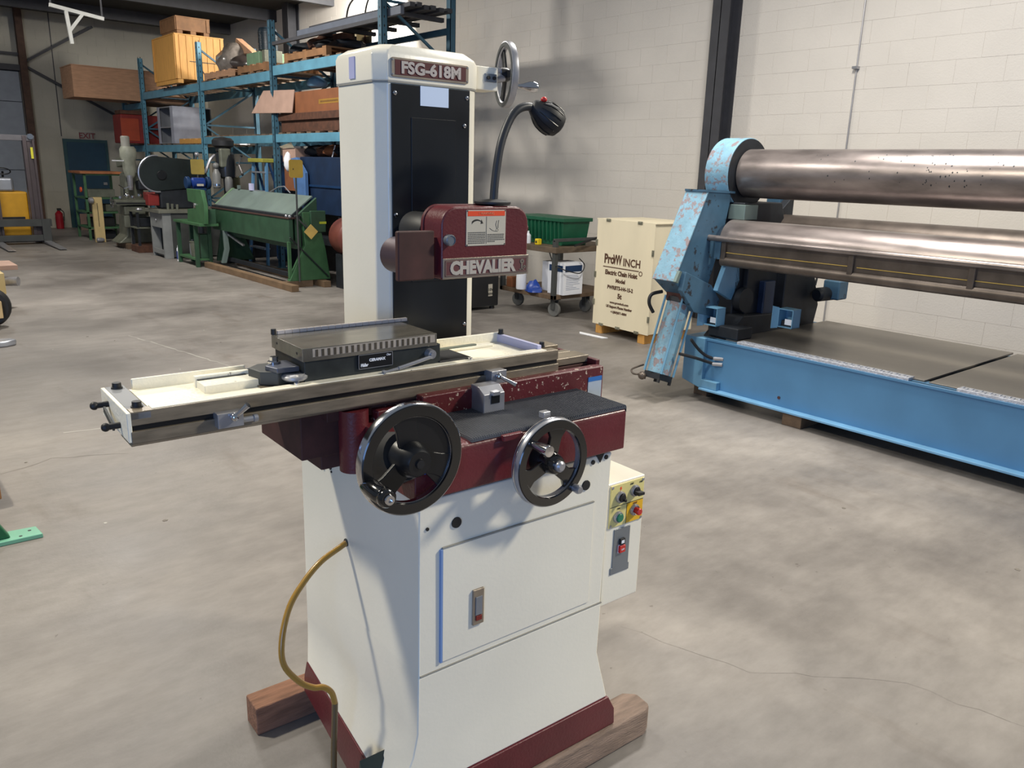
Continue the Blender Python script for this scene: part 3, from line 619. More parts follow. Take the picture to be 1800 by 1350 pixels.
# control box
cb = MB().box((.728, -.213, .458), (.872, -.075, .814)).build('control_box', M_CREAM, GR, .004)
pn = MB().box((.7405, -.2165, .688), (.8655, -.212, .808)).build('control_panel', M_YLAB, cb, .0005)
MB().box((.8035, -.2172, .690), (.8645, -.2160, .746)).build('stop_field', M_YRED, pn)
b = MB(); b.box((.7405, -.2172, .7465), (.8655, -.2162, .7478)); b.box((.8022, -.2172, .688), (.8034, -.2162, .7475)); b.build('panel_line', M_INK, pn)
def button(x, z, kind):
    MB().lathe([(.0165, 0), (.0165, .005), (.014, .009), (.0125, .009), (.0125, .006), (.0001, .006)], (x, -.2165, z), (0, -1, 0), 24).build('switch_bezel', M_STEEL, pn)
    if kind == 'key': MB().cyl((x, -.217, z), (x, -.230, z), .011, .010, 18).box((x + .001, -.237, z - .009), (x + .006, -.229, z - .002)).build('key_switch', M_BLACKM, pn)
    if kind == 'sel': MB().cyl((x, -.217, z), (x, -.228, z), .012, .011, 18).prism([(x - .011, z + .004), (x + .012, z + .001), (x + .012, z - .006), (x - .010, z - .006)], 'y', -.243, -.227).build('selector_switch', M_BLACKM, pn)
    if kind == 'grn': MB().lathe([(.0118, 0), (.0118, .009), (.010, .0105), (.0001, .0105)], (x, -.219, z), (0, -1, 0), 20).build('green_start_button', M_GBTN, pn)
    if kind == 'red': MB().cyl((x, -.217, z), (x, -.229, z), .0085, n=14).lathe([(.0085, 0), (.0098, .003), (.0098, .010), (.008, .012), (.0001, .012)], (x, -.228, z), (0, -1, 0), 20).build('red_stop_button', M_RED, pn)
button(.7745, .772, 'key'); button(.829, .778, 'sel'); button(.770, .716, 'grn'); button(.832, .722, 'red')
for x, z in ((.7455, .803), (.8605, .803), (.7455, .693), (.8605, .693)): MB().lathe([(.0042, 0), (.004, .0015), (.002, .002)], (x, -.2165, z), (0, -1, 0), 10).build('screw', M_STEEL, pn)
text('OFF', .0075, (.8175, -.2168, .7995), (1, 0, 0), (0, 0, 1), M_INK, pn); text('ON', .0075, (.852, -.2168, .798), (1, 0, 0), (0, 0, 1), M_INK, pn)
text('ON', .0075, (.772, -.2168, .7388), (1, 0, 0), (0, 0, 1), M_INK, pn); text('STOP', .0065, (.834, -.2176, .741), (1, 0, 0), (0, 0, 1), M_REDINK, pn)
MB().prism([(.774, .800), (.779, .800), (.777, .7955), (.7805, .7955), (.774, .7885), (.7755, .7935), (.7725, .7935)], 'y', -.2172, -.216).build('bolt_mark', M_ORANGE, pn)
sw = MB().box((.7635, -.2155, .565), (.824, -.212, .678)).box((.757, -.2155, .546), (.828, -.212, .566)).build('switch_plate', M_PLATE, cb, .0005)
MB().box((.784, -.2215, .630), (.802, -.214, .648)).build('black_rocker', M_BLACKM, sw, .0008)
MB().box((.7875, -.2219, .6345), (.7985, -.221, .6435)).box((.7855, -.2178, .6275), (.8005, -.214, .6295)).build('rocker_mark', M_WHITE, sw)
MB().box((.7805, -.216, .6055), (.8055, -.2145, .6295)).build('rocker_frame', M_WHITE, sw)
MB().box((.7825, -.2225, .6075), (.8035, -.214, .6275)).build('red_rocker', M_RED, sw, .0008)
text('OFF', .0065, (.793, -.2228, .6165), (1, 0, 0), (0, 0, 1), M_WHITE, sw)
# amber hose
hp = [(.148, .12, .679), (.125, .112, .675), (.07, .105, .655), (.02, .095, .62), (-.025, .08, .575), (-.055, .06, .51), (-.06, .045, .45), (-.03, .03, .40), (.0, .018, .378), (.022, .01, .374), (.040, .004, .355), (.046, 0, .325), (.042, -.004, .28), (.035, -.01, .21), (.028, -.018, .13), (.02, -.03, .02)]
hs = MB().tube(hp[:12], .0075, 12).build('coolant_hose', M_HOSE, GR)
MB().tube(hp[11:], .0077, 12).build('hose_lower_run', M_HOSEG, hs)
MB().lathe([(.0085, 0), (.0105, .001), (.0105, .004), (.008, .006)], (.1485, .12, .679), (-1, 0, 0), 16).build('hose_grommet', M_GREYD, hs)

# work lamp with magnetic base standing on the guard
LM = thing('work_lamp', 'black gooseneck work lamp with a magnetic base on top of the maroon wheel guard', 'lamp', GR.location, GR.rotation_euler.z)
MB().lathe([(.043, 0), (.046, .002), (.046, .007), (.03, .011), (.014, .013), (.0001, .013)], (.552, .078, 1.5145), (0, 0, 1), 32).build('magnetic_base', M_BLACKM, LM)
MB().tube([(.555, .078, 1.52), (.565, .085, 1.58), (.585, .093, 1.66), (.615, .1, 1.718), (.640, .1, 1.746), (.672, .1, 1.757), (.70, .1, 1.752)], .0105, 14).build('gooseneck', mat('dark_grey_gooseneck', (44, 46, 50), .45), LM)
ax = Vector((.07, -.02, -.045)).normalized(); o0 = Vector((.690, .1, 1.760))
lh = MB().lathe([(.010, -.004), (.017, .0), (.026, .016), (.036, .034), (.0395, .055), (.0375, .074), (.030, .088), (.018, .094), (.0001, .094)], o0, ax, 32).build('lamp_head', M_BLACKM, LM)
b = MB()
for k in range(14):
    a = 2 * PI * k / 14; t = ax.orthogonal().normalized(); bb = ax.cross(t); dd = t * math.cos(a) + bb * math.sin(a)
    b.tube([o0 + ax * .016 + dd * .0255, o0 + ax * .036 + dd * .0365, o0 + ax * .056 + dd * .0398, o0 + ax * .074 + dd * .0378], .0012, 5)
b.build('head_ribs', M_BLACK, lh)
MB().ball(o0 + Vector((.022, -.018, .016)), .0085, 12, .8).build('red_switch', M_RED, lh)

# timber blocks under the grinder
t = thing('timber_block', 'reddish rough timber block sticking out left of the grinder base, behind the hose', 'timber', GR.location, GR.rotation_euler.z)
MB().box((-.015, .395, 0), (.85, .478, .0895)).build('beam', M_TIMBER, t, .005)
t = thing('timber_block', 'greyish timber block with a rounded end under the right front of the grinder', 'timber', GR.location, GR.rotation_euler.z)
MB().prism([(.0, -.16), (.0, -.262), (.90, -.262), (.93, -.245), (.935, -.19), (.90, -.16)], 'z', 0, .0895).build('beam', mat('grey_pink_timber', (138, 118, 104), .8, var=.16, scale=10, stretch=(1, 6, 6), bump=.4, bscale=40), t, .012, 3)

# ------------------------------------------------------------------ plate bending roll (right)
def at(loc): return Matrix.Translation(-Vector(loc))
PL = (4.75, 3.45, 0)
PR = thing('plate_roll', 'large light blue plate bending roll with three long brown steel rolls', 'machine', PL, math.radians(-.436))
X_ = at(PL)
def B(): return MB(X_)
YE = -.6   # the machine goes on past the frame's edge
beam = B().box((4.765, YE, .085), (4.785, 3.5, .462)).build('front_beam', M_BASE, PR, .003)
B().box((4.70, YE, .085), (4.785, 3.42, .100)).build('beam_flange', mat('pale_blue_flange', (120, 172, 208), .45), beam, .003)
B().box((4.75, YE, .445), (4.86, 3.45, .462)).build('beam_top_flange', M_BASE, beam, .002)
B().prism([(3.42, .085), (3.60, .13), (3.60, .46), (3.42, .462)], 'x', 4.73, 5.35).build('beam_end', M_BLUE, PR, .006)
B().box((4.72, 3.28, .10), (4.765, 3.42, .16)).build('end_foot', M_BLUE, PR, .004)
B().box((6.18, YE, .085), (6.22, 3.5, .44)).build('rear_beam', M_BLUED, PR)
d1 = B().box((4.81, 1.90, .460), (6.18, 3.30, .474)).build('deck_plate', M_DECK, PR, .002)
d2 = B().box((4.81, YE, .456), (6.18, 1.875, .470)).build('deck_plate', M_DECK, PR, .002)
for y0, y1 in ((1.97, 3.17), (.05, 1.70)):
    q = B().box((4.757, y0, .447), (4.835, y1, .480)).build('tread_strip', M_TREAD, PR, .002)
    b = B(); k = 0
    while y0 + .02 + k * .024 < y1 - .01:
        yy = y0 + .02 + k * .024; b.box((4.77 + (k % 2) * .02, yy, .479), (4.80 + (k % 2) * .02, yy + .007, .4835)); b.box((4.755, yy, .452 + (k % 2) * .01), (4.758, yy + .012, .458 + (k % 2) * .01)); k += 1
    o = b.build('tread_lug', M_TREAD, q); o['kind'] = 'stuff'
B().cyl((4.764, 2.80, .16), (4.761, 2.80, .16), .011, n=16).build('rust_plug', M_RUSTY, beam)
# end housing
hs_ = B()
hs_.box((5.02, 3.42, .46), (5.62, 3.62, 1.10)); housing = hs_.build('end_housing', M_DARKM, PR, .01)
B().prism([(4.98, 1.02), (5.66, 1.02), (5.50, 1.42), (5.02, 1.42)], 'y', 3.40, 3.66).build('bearing_pedestal', M_DARKM, PR, .01)
B().box((5.12, 3.38, .46), (5.55, 3.42, .95)).build('housing_cover', M_DARKM, housing, .006)
B().box((5.28, 3.33, .47), (5.42, 3.40, .85)).build('gear_cover', M_DBLUE2, housing, .01)
B().cyl((5.1, 3.36, .72), (5.1, 3.42, .72), .09, n=24).build('shaft_cap', M_DARKM, housing)
B().prism([(4.80, .46), (6.05, .46), (5.55, .60), (5.0, .62)], 'y', 3.3, 3.5).build('base_casting', M_DARKM, PR, .01)
rg = B().lathe([(.12, -.1), (.25, -.1), (.25, .1), (.12, .1)], (5.17, 3.60, 1.62), (0, 1, 0), 56, True).build('top_roll_housing', M_BLUEC, PR, .006, ang=30)
B().lathe([(.12, 0), (.244, 0), (.244, .004), (.12, .004)], (5.17, 3.495, 1.62), (0, 1, 0), 56, True).build('housing_face', M_DARKM, rg)
B().box((5.03, 3.5, 1.36), (5.32, 3.7, 1.47)).build('housing_foot', M_DARKM, rg, .008)
def roll(name, x, z, r, y1, m, label=None):
    o = B().lathe([(r * .6, y1 + .05), (r * .6, y1), (r - .006, y1), (r, y1 - .006), (r, YE)], (x, 0, z), (0, 1, 0), 72).build(name, m, PR, ang=30); 
    return lab(o, label) if label else o
roll('top_roll', 5.17, 1.622, .170, 3.49, M_ROLL, 'thick brown upper roll with dark pits')
roll('front_roll', 4.985, 1.150, .150, 3.46, M_ROLL, 'brown front lower roll')
roll('rear_roll', 5.62, 1.19, .140, 3.46, M_ROLLD, 'brown rear lower roll seen between the others')
b = B(); random.seed(11)
for k in range(80):
    y = random.gauss(2.05, .16) if k < 50 else random.uniform(1.2, 3.0); a = math.radians(random.uniform(125, 195)); rr = .1703
    x = 5.17 + rr * math.cos(a); z = 1.622 + rr * math.sin(a); s = random.uniform(.0025, .006)
    n = Vector((math.cos(a), 0, math.sin(a))); t = Vector((-n.z, 0, n.x)); c = Vector((x, y, z)); u = Vector((0, 1, 0))
    b.add([c + t * s * random.uniform(.6, 1.6), c + u * s, c - t * s * random.uniform(.6, 1.6), c - u * s * .8], ((0, 1, 2, 3),))
o = b.build('pit_marks', M_DARKM, PR); o['kind'] = 'stuff'
lr = B().cyl((4.775, 3.53, 1.175), (4.775, YE, 1.175), .021, n=20).build('hand_rail', M_ROLL, PR)
gs = B().box((4.80, YE, 1.03), (4.806, 3.40, 1.165)).build('guard_sheet', M_ROLLD, PR)
B().cyl((4.815, 3.40, 1.02), (4.815, YE, 1.02), .036, n=20).build('guard_tube', M_ROLLD, PR)
for y in (3.36, 2.42, 1.72, .9): B().box((4.782, y, 1.0), (4.80, y + .035, 1.165)).build('guard_strap', M_ROLLD, gs, .002)
B().box((4.782, 3.40, 1.03), (4.80, 3.45, 1.175)).build('rail_bracket', M_BLUED, PR, .002)
B().tube([(4.796, 3.37, 1.088), (4.797, 3.3, 1.080), (4.797, 2.46, 1.082)], .0028, 6).build('cord', M_YSTR, gs)
B().tube([(4.797, 2.40, 1.080), (4.797, .0, 1.082)], .0028, 6).build('cord', M_YSTR, gs)
B().box((5.0, 3.38, 1.30), (5.16, 3.52, 1.405)).build('bearing_block', M_PALEG, PR, .004)
# front inclined arm and hydraulic cylinder
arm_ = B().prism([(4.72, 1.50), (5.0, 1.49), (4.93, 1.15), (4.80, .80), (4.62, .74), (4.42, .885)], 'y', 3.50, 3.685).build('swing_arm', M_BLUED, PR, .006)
B().add([(4.716, 3.495, 1.503), (4.716, 3.69, 1.503), (4.415, 3.69, .885), (4.415, 3.495, .885), (4.727, 3.495, 1.500), (4.727, 3.69, 1.500), (4.426, 3.69, .880), (4.426, 3.495, .880)],
        ((0, 1, 2, 3), (7, 6, 5, 4), (0, 4, 5, 1), (1, 5, 6, 2), (2, 6, 7, 3), (3, 7, 4, 0))).build('arm_front_plate', M_BLUEC, arm_, .003)
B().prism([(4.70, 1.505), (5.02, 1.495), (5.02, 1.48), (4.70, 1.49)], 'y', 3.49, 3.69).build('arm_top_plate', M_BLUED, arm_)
B().prism([(4.41, .885), (4.45, .96), (4.475, .95), (4.44, .872)], 'y', 3.475, 3.50).build('corner_plate', M_PALEG, arm_, .002)
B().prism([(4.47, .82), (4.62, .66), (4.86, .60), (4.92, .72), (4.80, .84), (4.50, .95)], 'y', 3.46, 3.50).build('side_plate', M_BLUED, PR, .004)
B().prism([(4.82, .80), (4.96, 1.12), (5.04, 1.10), (5.08, .86), (5.0, .72)], 'y', 3.42, 3.46).build('link_plate', M_BLUE, PR, .004)
cy0, cy1 = Vector((4.635, 3.60, .735)), Vector((4.46, 3.60, .20)); ax_ = (cy1 - cy0)
B().lathe([(.086, 0), (.086, ax_.length)], cy0, ax_, 8).build('hydraulic_cylinder', M_BLUEC, PR, .004, ang=20)
B().lathe([(.094, 0), (.094, .035)], cy0, ax_, 8).build('cylinder_head', M_DARKM, PR, .003)
nf = Vector((ax_.z, 0, -ax_.x)).normalized()
for sx, sy in ((1, -1), (-1, -1), (1, 1), (-1, 1)):
    off = nf * .072 * sx + Vector((0, .078 * sy, 0)); B().cyl(cy0 + off, cy1 + off, .0085, n=10).build('tie_rod', M_BLUE, PR)
eb = cy1 + ax_.normalized() * .03
B().lathe([(.105, -.03), (.105, .015)], eb, ax_, 4).build('cylinder_base', M_DARKM, PR, .004)
for sx, sy in ((1, -1), (-1, -1), (1, 1), (-1, 1)):
    off = nf * .066 * sx + Vector((0, .066 * sy, 0)); B().cyl(eb + off, eb + off + ax_.normalized() * .035, .013, n=6).build('tie_nut', M_BLACKM, PR)
B().box((4.56, 3.53, .72), (4.72, 3.67, .80)).build('cylinder_yoke', M_RUSTY, PR, .006)
B().tube([(4.55, 3.70, .78), (4.47, 3.73, .76), (4.45, 3.73, .70), (4.49, 3.72, .63)], .013, 10).build('hydraulic_hose', M_BLACKM, PR)
B().ball((4.36, 3.67, .185), .03, 14).tube([(4.36, 3.69, .19), (4.32, 3.72, .195), (4.34, 3.75, .22), (4.45, 3.74, .24)], .007, 8).build('hose_fitting', M_ROLLD, PR)
h1 = B().tube([(4.62, 3.46, .46), (4.70, 3.43, .37), (4.76, 3.38, .325), (4.83, 3.3, .32)], .011, 10).build('hydraulic_hose', M_BLACKM, PR)
h1 = B().tube([(4.50, 3.46, .37), (4.62, 3.42, .335), (4.72, 3.38, .30), (4.80, 3.3, .27)], .011, 10).build('hydraulic_hose', M_BLACKM, PR)
for c in ((4.752, 3.345, .325), (4.745, 3.345, .285)): B().cyl(c, (c[0] + .02, c[1] - .07, c[2] + .006), .014, n=6).build('hose_coupling', M_STEEL, PR)
# rear inclined arm, seen behind the rolls
B().prism([(5.62, 1.50), (5.80, 1.50), (5.80, 1.25), (5.62, 1.25)], 'y', 3.50, 3.62).build('rear_arm', M_BLUED, PR, .006)
B().prism([(5.35, 1.20), (5.72, 1.48), (5.72, .95), (5.35, .9)], 'y', 3.44, 3.60).build('rear_arm_casting', M_DARKM, PR, .006)
B().prism([(5.50, .46), (5.98, .46), (6.02, .62), (5.88, .95), (5.60, 1.06), (5.50, .9)], 'y', 3.30, 3.46).build('rear_casting', M_DARKM, PR, .012)
B().lathe([(.04, 0), (.055, .02), (.055, .2), (.04, .22)], (5.86, 3.24, .72), (1, -.1, 0), 20).build('rear_motor', M_DARKM, PR)
B().box((5.98, 3.12, .68), (6.12, 3.26, .83)).build('motor_terminal_box', M_BLUED, PR, .012)
B().tube([(5.86, 3.3, 1.03), (5.93, 3.28, .96), (5.90, 3.27, .88), (5.88, 3.27, .79)], .008, 8).build('cable', M_GREYD, PR)
# pedestal control pockets
for (x, y, z) in ((4.76, 3.36, .555), (5.02, 2.92, .585)):
    p = B(); w_, h_ = .115, .125
    p.box((x, y, z), (x + .10, y + w_, z + .006)); p.box((x, y, z + h_), (x + .10, y + w_, z + h_ + .006)); p.box((x, y, z), (x + .10, y + .006, z + h_)); p.box((x, y + w_ - .006, z), (x + .10, y + w_, z + h_)); p.box((x + .095, y, z), (x + .10, y + w_, z + h_))
    p.add([(x, y + w_, z - .008), (x - .035, y + w_ + .025, z - .012), (x - .035, y + w_ + .025, z + h_ + .022), (x, y + w_, z + h_ + .012), (x + .002, y + w_ - .003, z - .008), (x - .033, y + w_ + .029, z - .012), (x - .033, y + w_ + .029, z + h_ + .022), (x + .002, y + w_ - .003, z + h_ + .012)],
          ((0, 1, 2, 3), (7, 6, 5, 4), (0, 4, 5, 1), (1, 5, 6, 2), (2, 6, 7, 3), (3, 7, 4, 0)))
    q = p.build('pedal_guard', M_BLUE, PR)
    B().box((x + .03, y + .015, z + .006), (x + .09, y + w_ - .012, z + .045)).build('foot_pedal', M_DARKM, q, .003)
    B().box((x + .028, y + .012, z + .018), (x + .03, y + w_ - .04, z + .058)).build('label', M_WHITE, q)
B().box((4.8, 3.2, .475), (4.98, 3.45, .56)).build('pedal_stand', M_DARKM, PR, .01)
t = thing('timber_block', 'short pale timber block under the front beam of the blue plate roll', 'timber', (4.9, 2.66, 0))
MB().box((-.19, -.07, 0), (.6, .07, .0845)).build('beam', M_TIMBERD, t, .004)
t = thing('timber_block', 'dark timber packing under the far end of the blue plate roll', 'timber', (5.3, 3.5, 0))
MB().box((-.45, -.05, 0), (.6, .07, .0845)).build('beam', M_TIMBERD, t, .004)

# ------------------------------------------------------------------ hoist crate
HC = thing('plywood_crate', 'pale plywood crate with brown stencilled hoist lettering, standing beside the blue plate roll', 'crate', (5.9, 5.3, 0), math.radians(-3))
MB().box((0, -.385, .10), (.62, .385, 1.145)).build('crate_body', M_PLY, HC, .003)
MB().box((-.012, -.39, .095), (.0, .39, 1.15)).build('front_panel', M_PLY, HC, .002)
MB().box((-.012, -.40, 1.146), (.63, .40, 1.158)).build('lid', M_PLY, HC, .002)
for y in (-.34, .26): MB().box((.0, y, 0), (.6, y + .09, .095)).build('skid', M_PLYO, HC, .003)
k = 0
for y, z in ((.23, 1.148), (-.20, 1.148), (.385, .92), (.385, .60), (.385, .32), (-.388, .88), (-.388, .25), (.26, .10), (.02, .10), (-.24, .10)):
    hz = z > 1.1 or z < .12
    b = MB(); s = (.030, .014) if hz else (.014, .030)
    b.box((-.019, y - s[0], z - s[1]), (-.012, y + s[0], z + s[1])); b.box((-.023, y - s[0] * .5, z - s[1] * .5), (-.018, y + s[0] * .5, z + s[1] * .5)); b.build('crate_clip', mat('zinc_clip', (148, 146, 128), .4, .6), HC, .002)
def ct(body, size, y, z, m=M_BRNINK, **k): return text(body, size, (-.0128, y, z), (0, -1, 0), (0, 0, 1), m, HC, **k)
ct('Pro', .125, .265, .768, align='LEFT', bold=.005, sx=.8)
ct('VVV', .12, .078, .768, align='CENTER', bold=.007, sx=.52)
ct('INCH', .105, .0, .755, align='LEFT', bold=.0025, sx=.92)
MB().box((-.0135, -.22, .688), (-.012, .275, .697)).build('logo_bar', M_BRNINK, HC)
MB().lathe([(.016, 0), (.024, 0), (.024, .001), (.016, .001)], (-.012, -.245, .672), (-1, 0, 0), 20, True).build('logo_hook', M_BRNINK, HC)
ct('Electric Chain Hoist', .062, .02, .638, bold=.003, sx=.88)
ct('Model', .052, .02, .565, bold=.0025); ct('PWRBT5-H4-15-2', .050, .02, .493, bold=.0025, sx=.95)
ct('5t', .068, .02, .415, bold=.0035); ct('www.prowinch.com', .032, .02, .345, bold=.0015)
ct('US Support Phone Number', .034, .02, .302, bold=.002, sx=.95); ct('+1(800)871-8884', .032, .02, .25, bold=.0015)
lab(MB().prism([(5.78, 5.74), (5.80, 5.36), (5.74, 5.38), (5.72, 5.68)], 'z', .0005, .006).build('paper_strip', M_WHITE), 'thin bright white strip lying on the floor before the plywood crate', 'scrap')
# ------------------------------------------------------------------ cart with goods
CT = thing('platform_cart', 'grey two-shelf platform cart on casters against the wall, left of the plywood crate', 'cart', (6.1, 6.5, 0))
MB().box((0, 0, .20), (1.0, .95, .25)).build('lower_deck', M_TIMBERD, CT, .004)
MB().box((-.01, -.02, .72), (1.0, .95, .785)).build('upper_shelf', mat('dirty_brown_shelf', (104, 88, 70), .7, var=.2, scale=10), CT, .004)
for x, y in ((0, 0), (.94, 0), (.94, .9), (0, .9)): MB().box((x, y, .20), (x + .05, y + .05, .86 if y < .5 else .79)).build('post', M_GREYD, CT, .004)
MB().bar((.0, .02, .86), (1.0, .02, .86), .035, .035).build('push_rail', M_GREYD, CT, .004)
for x, y in ((.08, .06), (.62, .1), (.22, .86), (.85, .86)):
    c = MB().lathe([(.02, -.02), (.075, -.02), (.08, -.01), (.08, .01), (.075, .02), (.02, .02)], (x, y, .08), (1, .25, 0), 24).build('caster_wheel', mat('grey_caster', (104, 104, 100), .6), CT)
    MB().box((x - .035, y - .03, .08), (x - .025, y + .03, .2)).box((x + .025, y - .03, .08), (x + .035, y + .03, .2)).box((x - .05, y - .05, .19), (x + .05, y + .05, .2)).build('caster_fork', M_GREYD, c)
t = thing('parts_bin', 'dark green ribbed plastic bin on the top shelf of the cart', 'bin', (6.28, 6.57, .786))
MB().add([(0, .0, .06), (.0, .0, .30), (.0, 0, .3)], ())
b = MB(); b.hexa([(.02, .04, .0), (.40, .04, .0), (.40, .86, .0), (.02, .86, .0)], [(0, 0, .30), (.42, 0, .30), (.42, .9, .30), (0, .9, .30)])
b.build('bin_body', M_CRATEG, t, .004)
MB().box((-.02, -.02, .265), (.44, .92, .305)).build('rim', M_CRATEG, t, .004)
for i in range(13): MB().box((-.012, .06 + i * .066, .05), (.02, .072 + i * .066, .27)).build('rib', M_CRATEG, t)
t = thing('spray_bottle', 'small white bottle standing on the top shelf beside the green bin', 'bottle', (6.18, 7.05, .785)); MB().lathe([(.03, 0), (.032, .01), (.032, .09), (.012, .115), (.012, .14), (.0001, .14)], n=16).build('bottle_body', M_WHITE, t)
t = thing('yellow_tape_measure', 'small yellow measuring tool on the top shelf edge of the cart', 'tool', (6.14, 6.83, .785)); MB().box((-.03, -.03, 0), (.03, .03, .07)).build('tool_body', mat('bright_yellow', (226, 196, 30), .4), t, .01); MB().cyl((-.031, 0, .035), (-.034, 0, .035), .012, n=12).build('tool_dial', M_BLACKM, t)
t = thing('pry_bar', 'black bar lying crosswise on the top shelf right of the green bin', 'bar', (6.3, 6.4, .785)); MB().bar((.0, .0, .02), (.5, .04, .12), .018).build('bar_shank', M_BLACKM, t)
t = thing('white_cylinder', 'tall white gas cylinder standing on the lower deck of the cart', 'cylinder', (6.12, 7.08, .25)); MB().lathe([(.055, 0), (.06, .01), (.06, .38), (.045, .43), (.02, .45), (.0001, .45)], n=24).build('cylinder_body', M_WHITE, t); MB().box((-.0625, -.03, .26), (-.058, .03, .36)).build('cylinder_label', M_GREYD, t)
t = thing('white_box', 'white carton with a blue printed header on the lower deck of the cart', 'box', (6.2, 6.45, .25))
MB().box((0, 0, 0), (.30, .26, .36)).build('carton', M_WHITE, t, .003); MB().box((-.002, .02, .26), (.0, .24, .33)).box((.02, -.002, .26), (.28, 0, .33)).build('blue_print', M_DBLUE, t)
b = MB(); random.seed(5)
for i in range(9):
    z = .22 - i * .02; b.box((.04, -.0025, z), (random.uniform(.15, .26), 0, z + .004))
b.build('small_print', mat('pale_print', (150, 160, 180), .6), t)['kind'] = 'stuff'
t = thing('white_box', 'torn white carton behind the blue bag on the lower deck of the cart', 'box', (6.3, 6.76, .25)); MB().box((0, 0, 0), (.2, .16, .34)).build('carton', M_WHITE, t, .003)
t = thing('blue_bag', 'crumpled blue plastic bag on the lower deck of the cart', 'bag', (6.12, 6.86, .25))
b = MB(); vs = []; random.seed(9)
for i in range(7):
    for j in range(12):
        a = 2 * PI * j / 12; h = i / 6; r = (.10 * math.cos(h * 1.3)) * random.uniform(.8, 1.2); vs.append((r * math.cos(a) * .8, r * math.sin(a) * 1.2, h * .13 * random.uniform(.9, 1.1)))
b.add(vs, [(i * 12 + j, i * 12 + (j + 1) % 12, i * 12 + 12 + (j + 1) % 12, i * 12 + 12 + j) for i in range(6) for j in range(12)] + [tuple(range(72, 84)), tuple(range(12))[::-1]]); b.build('bag_body', mat('royal_blue_plastic', (20, 62, 150), .4), t)
t = thing('wooden_block', 'small reddish wooden block on the lower deck of the cart, left of the white cylinder', 'block', (6.12, 7.25, .25)); MB().box((0, 0, 0), (.12, .1, .12)).build('block_body', M_CARD, t, .004)
t = thing('electrical_cable', 'black looped cable hanging over the white carton on the cart', 'cable', (6.15, 6.45, .5)); MB().tube([(-.01, .2, .25), (-.02, .1, .1), (-.02, -.02, .06), (.1, -.06, .02), (.25, -.06, .0), (.33, -.04, .08), (.25, -.03, .16)], .006, 8).build('cable_run', M_BLACKM, t)
t = thing('machine_cabinet', 'dark grey metal cabinet with a white label, half hidden right of the grinder column', 'cabinet', (5.5, 7.3, 0))
MB().box((-.05, 0, .04), (.45, .4, .48)).build('cabinet_body', M_GREYD, t, .006); MB().box((-.05, -.004, .05), (.45, 0, .47)).build('cabinet_front', M_BLACKM, t, .003)
MB().box((.30, -.008, .16), (.36, -.003, .30)).build('label', M_LABEL, t); text('10V', .045, (.33, -.0095, .235), (1, 0, 0), (0, 0, 1), M_INK, t, bold=.001); text('30W', .04, (.33, -.0095, .185), (1, 0, 0), (0, 0, 1), M_INK, t, bold=.001)
for x in (0, .4): MB().cyl((x, .05, 0), (x, .05, .045), .03, n=12).build('foot', M_BLACKM, t)
MB().box((-.10, .1, .48), (.4, .35, .62)).build('transformer', M_DARKM, t, .01)

# ------------------------------------------------------------------ storage rack (front x 5.4, back x 6.4)
RK = thing('storage_rack', 'long teal blue steel pallet rack against the long wall, loaded with crates and scrap', 'rack', (5.4, 8.92, 0))
R0 = at((5.4, 8.92, 0))
PY = [(19.9, 2.98), (18.5, 3.6), (15.1, 3.6), (12.05, 3.62), (8.92, 4.5)]
for y, h in PY:
    for x in (5.36, 6.36):
        m = M_RACK if (x < 6 and y > 14) or y > 18 else M_RACKD
        b = MB(R0); b.box((x, y - .045, .01), (x + .08, y - .041 + .004, h)); b.box((x, y - .045, .01), (x + .006, y + .045, h)); b.box((x + .074, y - .045, .01), (x + .08, y + .045, h)); b.box((x - .02, y - .07, 0), (x + .1, y + .07, .012))
        p = b.build('upright_post', m, RK)
        if x < 6 and y < 19:
            b = MB(R0)
            for k in range(int(h / .1)): b.box((x - .0015, y - .008, .1 + k * .1), (x, y + .008, .125 + k * .1)); b.box((x + .03, y - .0465, .1 + k * .1), (x + .045, y - .0445, .125 + k * .1))
            b.build('slot_row', M_BLACKM, p)['kind'] = 'stuff'
    z = .3; k = 0
    while z < h - .5:
        MB(R0).bar((5.43, y, z), (6.37, y, z), .03, .03).build('brace', M_RACKD, RK)
        MB(R0).bar((5.43 if k % 2 else 6.37, y, z), (6.37 if k % 2 else 5.43, y, z + .62), .03, .03).build('brace', M_RACKD, RK)
        z += .64; k += 1
BAYS = [(8.965, 12.005, (1.90, 2.02), (2.85, 2.985)), (12.095, 15.055, (1.89, 2.01), (2.79, 2.93)), (15.145, 18.455, (1.75, 1.885), (2.79, 2.93)), (18.545, 19.86, (1.75, 1.885), (2.62, 2.74))]
for y0, y1, lo, hi in BAYS:
    for z0, z1 in (lo, hi):
        for x in (5.375, 6.375):
            b = MB(R0); b.box((x, y0 - .04, z0), (x + .045, y1 + .04, z1))
            b.build('beam', M_RACK, RK, .004)
    MB(R0).box((5.37, y0 - .05, .1), (5.372, y0 - .048, .1001)) if False else None
M_PLANK = mat('grey_brown_plank', (112, 92, 74), .8, var=.2, scale=6, stretch=(1, 5, 1))
b1 = MB().box((.0, 0, 0), (1.05, .14, .022)).mesh('plank', M_PLANK)
for y0, y1, lo, hi in BAYS[:]:
    for z in (lo[1], hi[1]):
        n = int((y1 - y0) / .30)
        for k in range(n):
            o = bpy.data.objects.new('plank', b1); COL.objects.link(o); o.parent = RK; o.location = (random.uniform(-.02, .02), y0 - 8.92 + .04 + k * (y1 - y0 - .2) / max(1, n - 1), z + .001)
